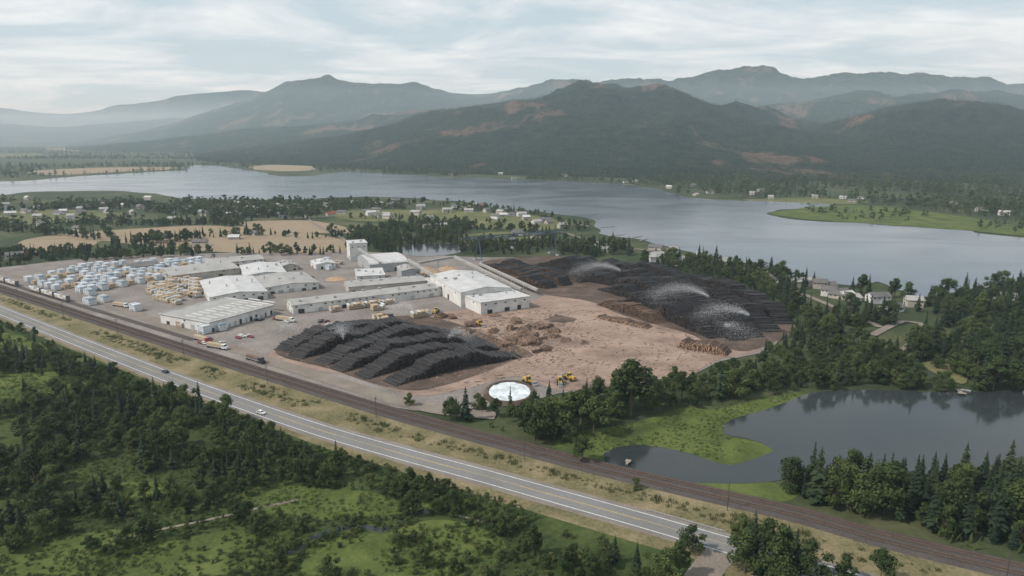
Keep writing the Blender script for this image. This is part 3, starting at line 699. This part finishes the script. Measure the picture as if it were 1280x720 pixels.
# ---------------------------------------------------------------- buildings
def building(name, N_, R_, L_, h, roof='flat', wall='white', rmat='roofl', rh=2.0, doors=3, wins=6, vents=4, seed=0):
    N, Rr, L = P(*N_, h), P(*R_, h), P(*L_, h)
    u, v = Rr - N, L - N
    if u.length >= v.length:
        e = u.normalized(); lu = u.length; lv = abs(v.dot(Vector((-e.y, e.x, 0))))
    else:
        w = v.normalized(); lv = v.length; e = Vector((w.y, -w.x, 0)); lu = abs(u.dot(e))
    lu = max(lu, 6); lv = max(lv, 6)
    return build_at(name, N.x, N.y, math.atan2(e.y, e.x), lu, lv, h, roof, wall, rmat, rh, doors, wins, vents, seed)
def build_at(name, x, y, rz, lu, lv, h, roof, wall, rmat, rh, doors, wins, vents, seed=0, base=0.3, ov=0.5):
    r = random.Random(seed + int(x))
    par = link(name, None, None, (x, y, base), rz)
    mb = MB(); h -= base
    ax = 0 if (roof != 'gable' or lu >= lv) else 1
    V = [(0, 0, 0), (lu, 0, 0), (lu, lv, 0), (0, lv, 0), (0, 0, h), (lu, 0, h), (lu, lv, h), (0, lv, h)]
    mb.add(V, [(0, 1, 5, 4), (1, 2, 6, 5), (2, 3, 7, 6), (3, 0, 4, 7)])
    rb = MB(); t = 0.25
    if roof == 'flat':
        rb.box((lu / 2, lv / 2, h + 0.16), (lu + 2 * ov, lv + 2 * ov, 0.3), 0)
        for cx, cy, sx, sy in ((lu / 2, -ov + .15, lu + 2 * ov, .3), (lu / 2, lv + ov - .15, lu + 2 * ov, .3)): rb.box((cx, cy, h + .5), (sx, sy, .37), 1)
        for cx in (-ov + .15, lu + ov - .15): rb.box((cx, lv / 2, h + .5), (.3, lv + 2 * ov - .62, .37), 1)
        top = h + .31
    elif roof == 'barrel':
        n = 12
        prev = None
        for k in range(n + 1):
            a = math.pi * k / n; yy = lv / 2 - math.cos(a) * (lv / 2 + ov); zz = h + math.sin(a) * rh
            cur = [(-ov, yy, zz), (lu + ov, yy, zz)]
            if prev: rb.add([prev[0], prev[1], cur[1], cur[0]], [(0, 1, 2, 3)])
            prev = cur
        for xx in (0.01, lu - .01):
            mb.add([(xx, lv / 2 - math.cos(math.pi * k / n) * lv / 2, h + math.sin(math.pi * k / n) * rh * .97) for k in range(n + 1)], [tuple(range(n + 1))])
        top = h + rh
    else:
        if ax == 0:
            mb.add([(0, 0, h), (0, lv, h), (0, lv / 2, h + rh), (lu, 0, h), (lu, lv, h), (lu, lv / 2, h + rh)], [(0, 2, 1), (3, 4, 5)])
            s = rh / (lv / 2)
            for sg, y0 in ((1, -ov), (-1, lv + ov)):
                vs = [(-ov, y0, h - s * ov + .05), (lu + ov, y0, h - s * ov + .05), (lu + ov, lv / 2, h + rh + .05), (-ov, lv / 2, h + rh + .05)]
                rb.add(vs + [(a, b, c + t) for a, b, c in vs], [(0, 1, 2, 3), (4, 5, 6, 7), (0, 1, 5, 4), (1, 2, 6, 5), (3, 0, 4, 7)])
        else:
            mb.add([(0, 0, h), (lu, 0, h), (lu / 2, 0, h + rh), (0, lv, h), (lu, lv, h), (lu / 2, lv, h + rh)], [(0, 1, 2), (3, 5, 4)])
            s = rh / (lu / 2)
            for x0 in (-ov, lu + ov):
                vs = [(x0, -ov, h - s * ov + .05), (x0, lv + ov, h - s * ov + .05), (lu / 2, lv + ov, h + rh + .05), (lu / 2, -ov, h + rh + .05)]
                rb.add(vs + [(a, b, c + t) for a, b, c in vs], [(0, 1, 2, 3), (4, 5, 6, 7), (0, 1, 5, 4), (1, 2, 6, 5), (3, 0, 4, 7)])
        top = h + rh * .8
    mb.obj("walls", [wall], par); rb.obj("roof", [rmat, wall], par)
    db = MB(); wb = MB()
    for side in (0, 1):
        LN = lu if side == 0 else lv
        def pl(m, c, w, hh, z, mat=0):
            if side == 0: m.box((c, -.04, z), (w, .14, hh), mat)
            else:
                m.box((-.04, c, z), (.14, w, hh), mat); m.box((lu + .04, c, z), (.14, w, hh), mat)
        nd = doors if side == 0 else max(1, doors // 3)
        for k in range(nd):
            dh = min(4.2, h * .55) * r.uniform(.6, 1); dw = min(4.0, LN / (nd + 1) * .5) * r.uniform(.6, 1.1)
            pl(db, LN * (k + .5) / nd + r.uniform(-.15, .15) * LN / nd, dw, dh, dh / 2 + .02, 0 if r.random() < .6 else 1)
        nw = wins if side == 0 else max(1, wins // 2)
        for k in range(nw):
            if r.random() < .8: pl(wb, LN * (k + .5) / nw, min(1.6, LN / nw * .4), .9, min(h - .8, max(1.6, h * .8)))
    db.obj("door", ['dark', 'steel'], par); wb.obj("window", ['glass'], par)
    if vents:
        vb = MB()
        for k in range(vents):
            cx, cy = lu * (k + .5) / vents, lv * r.uniform(.25, .75)
            if r.random() < .5: vb.box((cx, cy, top + .6), (r.uniform(1, 3), r.uniform(1, 2), 1.2))
            else: vb.cyl((cx, cy, top - .6), (cx, cy, top + 1.6), .5, .5, 8); vb.cyl((cx, cy, top + 1.6), (cx, cy, top + 2.0), .8, .3, 8)
        vb.obj("roof_vent", ['steel'], par)
    return par
shed = building("lumber_shed", (262, 404), (341, 382), (207, 391), 6.5, 'flat', 'white', 'roofg', doors=12, wins=0, vents=0)
mb = MB()
for i in range(11):
    for j in range(2): mb.box((5 + i * 5.2, 10 + j * 14, 6.62), (2.2, 11, .14))
mb.obj("skylight", ['roofl'], shed)
building("planer_mill", (366, 382), (549, 360), (349, 376), 6.5, 'gable', 'white', 'roofg', 1.6, doors=8, wins=22, vents=9)
building("sawmill", (601, 379), (667, 373), (566, 363), 8.5, 'flat', 'white', 'roofl', doors=3, wins=5, vents=6)
building("sawmill", (576, 366), (628, 355), (538, 344), 11, 'gable', 'white', 'roofl', 2.5, doors=3, wins=6, vents=6)
building("mill_annex", (548, 359), (580, 355), (530, 348), 7, 'flat', 'white', 'roofl', doors=2, wins=4, vents=2)
building("warehouse", (262, 372), (331, 361), (250, 351), 6, 'gable', 'white', 'roofl', 2, doors=4, wins=6)
building("warehouse", (332, 360), (398, 353), (318, 346), 5.5, 'gable', 'white', 'roofg', 1.6, doors=5, wins=6)
building("dry_kiln", (436, 359), (533, 351), (430, 352), 6.5, 'gable', 'cream', 'roofg', 1.5, doors=10, wins=0, vents=8)
building("dry_kiln", (446, 346), (480, 342), (444, 337), 7, 'flat', 'white', 'roofl', doors=3, wins=3)
building("storage_tower", (437, 305), (458, 303), (433, 301), 17, 'flat', 'white', 'roofl', doors=1, wins=3, vents=2)
building("chip_shed", (462, 331), (509, 327), (447, 321), 8, 'barrel', 'steel', 'roofl', 4, doors=2, wins=0, vents=0)
building("warehouse", (215, 345), (300, 335), (205, 335), 5.5, 'gable', 'cream', 'roofg', 1.6, doors=5, wins=6)
building("warehouse", (306, 345), (356, 338), (300, 332), 5.5, 'gable', 'white', 'roofl', 2, doors=3, wins=6)
building("office_building", (262, 330), (330, 324), (258, 324), 5, 'gable', 'white', 'roofg', 1.6, doors=3, wins=9)
building("workshop", (352, 333), (372, 331), (345, 328), 5, 'gable', 'cream', 'roofg', 1.6, doors=2, wins=3)
building("workshop", (160, 335), (200, 331), (152, 330), 5, 'gable', 'cream', 'roofd', 1.6, doors=2, wins=4)
building("boiler_house", (502, 339), (524, 336), (496, 333), 9, 'gable', 'steel', 'roofg', 1.6, doors=1, wins=3)
building("workshop", (395, 331), (420, 329), (388, 326), 5, 'gable', 'white', 'roofl', 1.4, doors=2, wins=3)
hs = [(20, 322), (8, 326), (66, 268), (100, 262), (150, 258), (180, 250), (260, 256), (290, 262), (350, 262), (395, 258), (440, 256), (470, 258), (500, 254), (530, 288), (545, 284), (600, 262), (460, 270), (410, 270), (250, 270), (210, 276), (45, 282), (90, 290), (240, 308), (285, 300), (640, 296), (670, 300), (700, 286), (725, 282), (590, 256), (620, 268), (810, 312), (840, 318), (870, 322), (930, 342), (965, 352), (1062, 378), (1110, 392), (1035, 372), (995, 360), (905, 334), (1240, 374), (780, 229), (815, 236), (870, 245), (560, 220), (640, 224), (960, 249), (30, 250), (360, 253), (490, 250), (520, 262), (575, 262), (310, 294), (1090, 380), (1134, 384), (135, 272)]
for k in range(70):
    x = R.uniform(0, 700); hs.append((x, R.uniform(254, 274) + max(0, (x - 500) * .06)))
for k in range(18):
    x = R.uniform(720, 1060); hs.append((x, 300 + (x - 720) * .19 + R.uniform(2, 14)))
for k in range(22):
    x = R.uniform(560, 1250); hs.append((x, np.interp(x, [560, 780, 860, 1030, 1250], [219, 227, 242, 250, 270]) - R.uniform(0, 9)))
lk = np.array(lake)
for i, (x, y) in enumerate(hs):
    q = P(x, y); w = R.uniform(10, 15); d = R.uniform(7, 10)
    if inpoly(lk, np.array([q.x, q.x + w, q.x]), np.array([q.y, q.y + 5, q.y - 8])).any(): continue
    build_at("house", q.x, q.y, R.uniform(-.8, .8), w, d, R.choice((3.2, 5.2)), 'gable', R.choice(('white', 'cream', 'cream')), R.choice(('roofd', 'roofd', 'roofg', 'roofg', 'roofl', 'roofr' if i < 20 else 'roofd')), 2.4, 1, 4, 0, base=0)
def beam(mb, a, b, w, h, mat=0):
    a, b = Vector(a), Vector(b); d = (b - a).normalized(); n = Vector((-d.y, d.x, 0)).normalized(); up = d.cross(n) * -1
    if up.z < 0: up = -up
    vs = []
    for p in (a, b):
        for s, t in ((-1, 0), (1, 0), (1, 1), (-1, 1)): vs.append(p + n * s * w / 2 + up * t * h)
    mb.add(vs, [(0, 1, 5, 4), (1, 2, 6, 5), (2, 3, 7, 6), (3, 0, 4, 7), (0, 3, 2, 1), (4, 5, 6, 7)], mat)
def conveyor(a, za, b, zb, w=3.0):
    A, B = P(*a, za), P(*b, zb); mb = MB(); beam(mb, A, B, w, 1.8, 0)
    k = max(2, int((B - A).length / 18))
    for i in range(1, k):
        p = A.lerp(B, i / k); d = (B - A).normalized(); n = Vector((-d.y, d.x, 0)).normalized()
        for s in (-1, 1): mb.cyl(p + n * s * w * .45, (p + n * s * w * .8).xy.to_3d() + Vector((0, 0, .3)), .22, .22, 5, 1)
    mb.obj("conveyor", ['roofg', 'steel'])
conveyor((568, 322), 15, (652, 363), 4, 2.4); conveyor((600, 331), 10, (672, 364), 4, 2.0); conveyor((510, 326), 13, (545, 348), 10, 2.4); conveyor((448, 312), 16, (475, 330), 8, 2); conveyor((524, 330), 12, (570, 322), 14, 2)
mb = MB(); a, b = P(582, 300, 22), P(706, 291, 22)
def truss(mb, a, b, dep, n, mat=0):
    d = (b - a).normalized(); nn = Vector((-d.y, d.x, 0))
    for s in (-1.6, 1.6):
        for z in (0, dep):
            p, q = a + nn * s + Vector((0, 0, z)), b + nn * s + Vector((0, 0, z)); mb.cyl(p, q, .28, .28, 5, mat)
        for i in range(n):
            p = a.lerp(b, i / n) + nn * s; q = a.lerp(b, (i + 1) / n) + nn * s
            mb.cyl(p + Vector((0, 0, dep if i % 2 else 0)), q + Vector((0, 0, 0 if i % 2 else dep)), .15, .15, 4, mat)
            mb.cyl(p, p + Vector((0, 0, dep)), .13, .13, 4, mat)
truss(mb, a, b, 2.6, 24)
for t in (.12, .88):
    c = a.lerp(b, t); d = (b - a).normalized(); n = Vector((-d.y, d.x, 0))
    for s in (-1, 1):
        mb.cyl(c + n * s * 1.6, Vector((c.x, c.y, .5)) + n * s * 8, .5, .35, 6)
        mb.box((c.x + n.x * s * 8, c.y + n.y * s * 8, .9), (4, 2, 1.2), 1, math.atan2(n.y, n.x))
    mb.cyl(Vector((c.x, c.y, 2)) - n * 8, Vector((c.x, c.y, 2)) + n * 8, .4, .4, 6)
c = a.lerp(b, .45); mb.box((c.x, c.y, 20.6), (6, 4, 2.2), 1); mb.cyl((c.x, c.y, 19.5), (c.x, c.y, 12), .1, .1, 4, 1); mb.box((c.x, c.y, 11), (3, 3, 1.6), 1)
mb.obj("gantry_crane", ['blue', 'steel'])
c = P(637, 493); mb = MB(); n = 48
for k in range(n):
    a0, a1 = 6.283 * k / n, 6.283 * (k + 1) / n
    def q(r, a, z): return (r * math.cos(a), r * 1.25 * math.sin(a), z)
    mb.add([q(12.6, a0, 0), q(12.6, a1, 0), q(11.6, a1, 1.6), q(11.6, a0, 1.6), q(10.4, a1, 1.6), q(10.4, a0, 1.6), q(9.9, a1, .9), q(9.9, a0, .9)], [(0, 1, 2, 3), (3, 2, 4, 5), (5, 4, 6, 7)], 0)
vs = [(0, 0, 1.3)]
for j in range(1, 8):
    for k in range(n):
        a = 6.283 * k / n; rr = 9.9 * j / 7; vs.append((rr * math.cos(a), rr * 1.25 * math.sin(a), 1.15 + .5 * noise.noise(Vector((rr * math.cos(a) * .4, rr * math.sin(a) * .4, 0)))))
fs = [(0, 1 + k, 1 + (k + 1) % n) for k in range(n)] + [(1 + j * n + k, 1 + (j + 1) * n + k, 1 + (j + 1) * n + (k + 1) % n, 1 + j * n + (k + 1) % n) for j in range(6) for k in range(n)]
mb.add(vs, fs, 1); mb.obj("clarifier_pond", ['bark', 'foam'], None, (c.x, c.y, .4))

# ---------------------------------------------------------------- lumber, vehicles
e1 = (P(400, 538) - P(0, 388)); AZ = math.atan2(e1.y, e1.x)
def stackmesh(seed, mats, nx, nz):
    r = random.Random(seed); mb = MB()
    for i in range(nx):
        top = nz - (1 if r.random() < .3 else 0)
        for k in range(top):
            m = 0 if r.random() < .8 else 1
            mb.box((i * 1.55, r.uniform(-.15, .15), .35 + k * 1.3 + .55), (1.25, 5.2, 1.1), m)
            for s in (-1.7, 1.7): mb.box((i * 1.55, s, .35 + k * 1.3 - .08), (1.3, .15, .14), 2)
    return mb.mesh("lumber_stack", mats)
SW = [stackmesh(i, ['wrap', 'wrapb', 'tie'], n, 4) for i, n in enumerate((5, 7, 4))]
SL = [stackmesh(9 + i, ['wood', 'wrap', 'tie'], n, 3) for i, n in enumerate((5, 8, 6))]
def stacks(poly, kinds, dx, dy, rz, keep=.75):
    pl = np.array([(P(*q).x, P(*q).y) for q in poly]); mn, mx = pl.min(0), pl.max(0); c = (mn + mx) / 2; ext = np.linalg.norm(mx - mn) / 2
    ca, sa = math.cos(rz), math.sin(rz); u = -ext
    while u < ext:
        v = -ext
        while v < ext:
            x, y = c[0] + u * ca - v * sa, c[1] + u * sa + v * ca
            if R.random() < keep and inpoly(pl, np.array([x]), np.array([y]))[0]:
                link("lumber_stack", R.choice(kinds), None, (x, y, .4), rz + R.uniform(-.03, .03), R.uniform(.8, 1.05))
            v += dy
        u += dx
stacks([(30, 352), (100, 334), (180, 330), (258, 326), (250, 345), (200, 350), (150, 358), (110, 370), (60, 362)], SW + [SL[0]], 13, 7.5, AZ, .85)
stacks([(185, 362), (200, 350), (244, 350), (246, 370), (215, 382), (190, 374)], SL, 12, 7, AZ, .8)
stacks([(375, 392), (430, 386), (545, 374), (552, 380), (480, 392), (420, 398)], SL, 13, 12, AZ + 1.2, .6)
stacks([(428, 410), (455, 402), (520, 394), (530, 399), (470, 408)], SL, 12, 9, AZ + 1.2, .5)
stacks([(210, 404), (262, 412), (290, 408), (280, 420), (215, 412)], SL + SW, 13, 9, AZ, .7)
stacks([(300, 335), (420, 326), (430, 340), (400, 344)], SL + SW, 16, 12, AZ, .25)
stacks([(100, 370), (180, 385), (170, 400), (110, 382)], SW, 16, 10, AZ, .4)
def car(paint):
    mb = MB()
    pr = [(-2.2, .45), (-2.25, .95), (-1.9, 1.0), (-1.3, 1.5), (.4, 1.5), (1.1, 1.0), (2.1, .88), (2.25, .5)]
    vs = [(x, -.88 * (.82 if z > 1.2 else 1), z) for x, z in pr] + [(x, .88 * (.82 if z > 1.2 else 1), z) for x, z in pr]; n = len(pr)
    mb.add(vs, [tuple(range(n)), tuple(range(2 * n - 1, n - 1, -1))] + [(i, n + i, n + (i + 1) % n, (i + 1) % n) for i in range(n)], 0)
    for s in (-1, 1): mb.add([(-1.45, s * .875, 1.03), (.9, s * .875, 1.03), (.4, s * .76, 1.42), (-1.2, s * .76, 1.42)], [(0, 1, 2, 3)], 1)
    mb.add([(1.08, -.72, 1.05), (1.08, .72, 1.05), (.45, .64, 1.49), (.45, -.64, 1.49)], [(0, 1, 2, 3)], 1)
    mb.add([(-1.86, -.7, 1.06), (-1.86, .7, 1.06), (-1.34, .64, 1.5), (-1.34, -.64, 1.5)], [(0, 1, 2, 3)], 1)
    for x in (-1.4, 1.4):
        for s in (-.8, .8): mb.cyl((x, s - .1, .34), (x, s + .1, .34), .34, .34, 12, 2)
    return mb.mesh("car", [paint, 'glass', 'tyre'])
def truck(load, paint):
    mb = MB()
    mb.box((6.6, 0, 1.9), (2.0, 2.4, 2.4), 0); mb.box((8.3, 0, 1.3), (1.6, 2.1, 1.3), 0, 0, .9); mb.box((7.62, 0, 2.4), (.1, 2.0, .9), 1); mb.box((6.7, 0, 2.4), (1.0, 2.46, .7), 1)
    mb.box((0, 0, 1.15), (13, 2.4, .3), 3)
    if load == 'logs':
        for k in range(14): mb.cyl((-6, -1 + (k % 5) * .5, 1.6 + (k // 5) * .45), (5, -1 + (k % 5) * .5, 1.6 + (k // 5) * .45), .25, .2, 7, 4)
        for x in (-5, -1, 4):
            for s in (-1.3, 1.3): mb.box((x, s, 2.2), (.15, .12, 2.0), 3)
    else:
        for k in range(4): mb.box((-4.6 + k * 3.1, 0, 2.1), (2.9, 2.3, 1.6), 4)
    for x in (-5.5, -4.3, 3.8, 5.0, 8.2):
        for s in (-1.05, 1.05): mb.cyl((x, s - .18, .52), (x, s + .18, .52), .52, .52, 12, 2)
    return mb.mesh("truck", [paint, 'glass', 'tyre', 'steel', 'logb' if load == 'logs' else 'wood'])
def loader():
    mb = MB()
    mb.box((-1.8, 0, 1.8), (3.6, 2.2, 1.5), 0, 0, .9); mb.box((.3, 0, 2.9), (1.6, 1.7, 1.7), 1, 0, .9); mb.box((.3, 0, 3.82), (1.8, 1.9, .15), 0); mb.box((1.6, 0, 1.4), (2, 1.5, 1), 0)
    for x in (-2, 2):
        for s in (-1.3, 1.3): mb.cyl((x, s - .3, .9), (x, s + .3, .9), .9, .9, 14, 2)
    for s in (-.7, .7): beam(mb, (1.2, s, 2.2), (4.4, s, 1.4), .25, .4, 0)
    for s in (-.8, 0, .8): beam(mb, (4.4, s, .8), (6.3, s, .6), .2, .25, 3); beam(mb, (4.4, s, 2.2), (5.8, s, 2.0), .2, .25, 3)
    mb.box((4.4, 0, 1.4), (.3, 2.2, 1.8), 3)
    return mb.mesh("wheel_loader", ['plant', 'glass', 'tyre', 'steel'])
CARS = [car('carw'), car('card'), car('carr')]; TR = [truck('logs', 'card'), truck('lumber', 'carr'), truck('lumber', 'carw')]; LD = loader()
def onroad(pts, x, y, off):
    q = P(x, y); f = min(path_frames(pts), key=lambda g: (g[0] - q).length); return f[0] + f[1] * off, math.atan2(f[2].y, f[2].x)
for x, y, off, k in [(222, 463, 2.4, 1), (352, 506, -2.4, 0), (-60, 360, -2.4, 2)]:
    p, a = onroad(hw, x, y, off); link("car", CARS[k], None, (p.x, p.y, .2), a if off < 0 else a + math.pi)
for i, (x, y) in enumerate([(252, 427), (270, 436), (318, 452), (310, 395), (355, 402), (480, 397), (470, 350), (150, 384)]):
    q = P(x, y); link("truck", TR[(i + 1) % 3 if i != 2 else 0], None, (q.x, q.y, .53), AZ + R.choice((0, 0, .2)))
for i in range(40):
    x, y = R.choice([(270, 428), (340, 402), (300, 422), (400, 404), (280, 322), (420, 408), (150, 325), (480, 360), (380, 345)])
    q = P(x + R.uniform(-22, 22), y + R.uniform(-3, 3)); link("car", R.choice(CARS), None, (q.x, q.y, .42), AZ + R.choice((0, 1.57)))
for i, (x, y) in enumerate([(712, 476), (700, 481), (600, 408), (545, 392), (660, 480), (240, 372)]):
    q = P(x, y); link("wheel_loader", LD, None, (q.x, q.y, .45), R.random() * 6)
mb = MB()
mb.box((0, 0, 1.2), (21, 2.7, .35), 0); mb.box((0, 0, 3.0), (20, .2, 3.3), 0)
for s in (-10.2, 10.2): mb.box((s, 0, 2.9), (.3, 2.7, 3.4), 0)
for k in range(4):
    for s in (-.75, .75):
        for j in range(2): mb.box((-7.4 + k * 4.9, s, 2.2 + j * 1.35), (4.6, 1.15, 1.25), 1 if (k + j) % 3 else 3)
for x in (-8.6, -7, 7, 8.6):
    for s in (-.75, .75): mb.cyl((x, s - .07, .5), (x, s + .07, .5), .46, .46, 10, 2)
RC = mb.mesh("lumber_railcar", ['roofd', 'wrap', 'rust', 'wood'])
sdp = [f[0] + f[1] * 12 for f in path_frames(rail)]
sdp = [p for p in sdp if P(-60, 345).x < p.x < P(230, 440).x]
strip("siding_ballast", sdp, 0, 4.2, 0.53, 'ballast')
for off in (-.75, .75): strip("siding_rail", sdp, off, .16, .58, 'rust')
for i, (p, t) in enumerate(along(sdp, 23)):
    if 2 < i < 9 and i not in (5,): link("lumber_railcar", RC, None, (p.x, p.y, .55), math.atan2(t.y, t.x))
mb = MB(); gp = [f[0] + f[1] * 6.2 for f in path_frames(hw) if P(780, 650).x < f[0].x < P(905, 680).x]
for p, t in along(gp, 3): mb.box((p.x, p.y, .5), (.15, .15, .8), 0)
for a, b in zip(gp, gp[1:]): beam(mb, a + Vector((0, 0, .55)), b + Vector((0, 0, .55)), .08, .32, 0)
mb.obj("guardrail", ['steel'])
mb = MB(); mb.cyl((0, 0, 0), (0, 0, 10), .13, .09, 7); mb.box((0, 0, 9.4), (2.4, .12, .14)); mb.box((0, 0, 8.6), (1.8, .12, .12))
for s in (-1, -.4, .4, 1): mb.cyl((s, 0, 9.47), (s, 0, 9.7), .05, .05, 5)
UP = mb.mesh("utility_pole", ['tie'])
upp = [f[0] + f[1] * -8 for f in path_frames(rail)]
for p, t in along(upp, 75): link("utility_pole", UP, None, (p.x, p.y, .05), math.atan2(t.y, t.x) + 1.57)
def dock(x, y, rz, L, w=1.8):
    q = P(x, y); mb = MB(); mb.box((L / 2, 0, .9), (L, w, .18)); mb.box((L, 0, .9), (2, w * 2, .16))
    for i in range(int(L / 4) + 1):
        for s in (-.4, .4): mb.cyl((i * 4, s * w, 0), (i * 4, s * w, 1.3), .1, .1, 5)
    mb.obj("dock", ['conc'], None, (q.x, q.y, 0), rz)
for x, y, a, L in [(1196, 488, -1.8, 6), (760, 296, .6, 26), (750, 285, .5, 24), (800, 302, 1.0, 20), (735, 275, .7, 24), (790, 298, .8, 18), (640, 262, 1.4, 24), (1020, 350, 1.2, 14), (905, 326, 1.0, 18), (840, 310, 1.1, 18)]: dock(x, y, a, L)
dock(783, 583, 1.2, 3, 1.0)
def boat(x, y, rz):
    q = P(x, y); mb = MB()
    prf = [(-2.0, .7), (0, .8), (1.3, .6), (2.2, .02)]
    vs = [(a, s * b, z) for z, k in ((0, .75), (.55, 1)) for a, b in [(p, w * k) for p, w in prf] for s in (-1, 1)]
    mb.add(vs, [(0, 1, 9, 8), (0, 2, 10, 8)[::-1], (2, 4, 12, 10)[::-1], (4, 6, 14, 12)[::-1], (1, 3, 11, 9), (3, 5, 13, 11), (5, 7, 15, 13), (8, 9, 11, 10), (10, 11, 13, 12), (12, 13, 15, 14)])
    mb.box((.4, 0, .8), (.2, 1.0, .4), 1); mb.obj("boat", ['steel', 'glass'], None, (q.x, q.y, .2), rz)
boat(1207, 489, 2.5)

# ---------------------------------------------------------------- light, sky, haze
SUN_AZ = math.radians(-108)
EL = math.radians(46)
sd_ = Vector((math.sin(SUN_AZ) * math.cos(EL), math.cos(SUN_AZ) * math.cos(EL), math.sin(EL)))
sl = bpy.data.lights.new("sun", 'SUN'); sl.energy = 4.1; sl.angle = math.radians(0.8); sl.color = (1, .94, .86)
so = bpy.data.objects.new("sun", sl); scene.collection.objects.link(so)
so.rotation_euler = (-sd_).to_track_quat('-Z', 'Y').to_euler()
W = bpy.data.worlds.new("World"); scene.world = W; W.use_nodes = True; nt = W.node_tree
bg = nt.nodes["Background"]; bg.inputs[1].default_value = 0.118
sk = nt.nodes.new("ShaderNodeTexSky"); sk.sky_type = 'NISHITA'; sk.sun_disc = False
sk.sun_elevation = EL; sk.sun_rotation = SUN_AZ % (2 * math.pi); sk.dust_density = 1.5
tc = nt.nodes.new("ShaderNodeTexCoord"); sx = nt.nodes.new("ShaderNodeSeparateXYZ"); nt.links.new(tc.outputs["Generated"], sx.inputs[0])
ad = nt.nodes.new("ShaderNodeMath"); ad.operation = 'ADD'; ad.inputs[1].default_value = .10; nt.links.new(sx.outputs[2], ad.inputs[0])
mxn = nt.nodes.new("ShaderNodeMath"); mxn.operation = 'MAXIMUM'; mxn.inputs[1].default_value = .03; nt.links.new(ad.outputs[0], mxn.inputs[0])
dv = nt.nodes.new("ShaderNodeVectorMath"); dv.operation = 'DIVIDE'; nt.links.new(tc.outputs["Generated"], dv.inputs[0])
cb = nt.nodes.new("ShaderNodeCombineXYZ"); nt.links.new(mxn.outputs[0], cb.inputs[0]); nt.links.new(mxn.outputs[0], cb.inputs[1]); cb.inputs[2].default_value = 1
nt.links.new(cb.outputs[0], dv.inputs[1])
mp = nt.nodes.new("ShaderNodeMapping"); mp.inputs["Location"].default_value = (1.3, .4, 0); mp.inputs["Scale"].default_value = (.8, 1.1, 0); nt.links.new(dv.outputs[0], mp.inputs[0])
n1 = noi(nt, mp.outputs[0], 1.0, 10, .58, .6)
cf = ramp(nt, [(.42, (0, 0, 0)), (.60, (1, 1, 1))], n1)
clear_sky = mixc(nt, .75, sk.outputs[0], (4.9, 6.1, 6.8))
cc = ramp(nt, [(.35, (7.0, 7.4, 7.6)), (.62, (8.6, 8.8, 8.8))], noi(nt, mp.outputs[0], 2.2, 8, .6, .3))
cm = nt.nodes.new("ShaderNodeMath"); cm.operation = 'MULTIPLY_ADD'; cm.inputs[1].default_value = .72; cm.inputs[2].default_value = .12; nt.links.new(cf, cm.inputs[0])
nt.links.new(mixc(nt, cm.outputs[0], clear_sky, cc), bg.inputs[0])
mb = MB(); mb.box((0, 27000, 315), (110000, 60000, 650))
hz, nt, b = new_mat("valley_haze"); nt.nodes.remove(b)
vs_ = nt.nodes.new("ShaderNodeVolumeScatter"); vs_.inputs["Color"].default_value = (.70, .88, 1, 1); vs_.inputs["Density"].default_value = 8.2e-5; vs_.inputs["Anisotropy"].default_value = .1
nt.links.new(vs_.outputs[0], nt.nodes["Material Output"].inputs["Volume"])
M['haze'] = hz
mb.obj("atmosphere_haze", ['haze'])
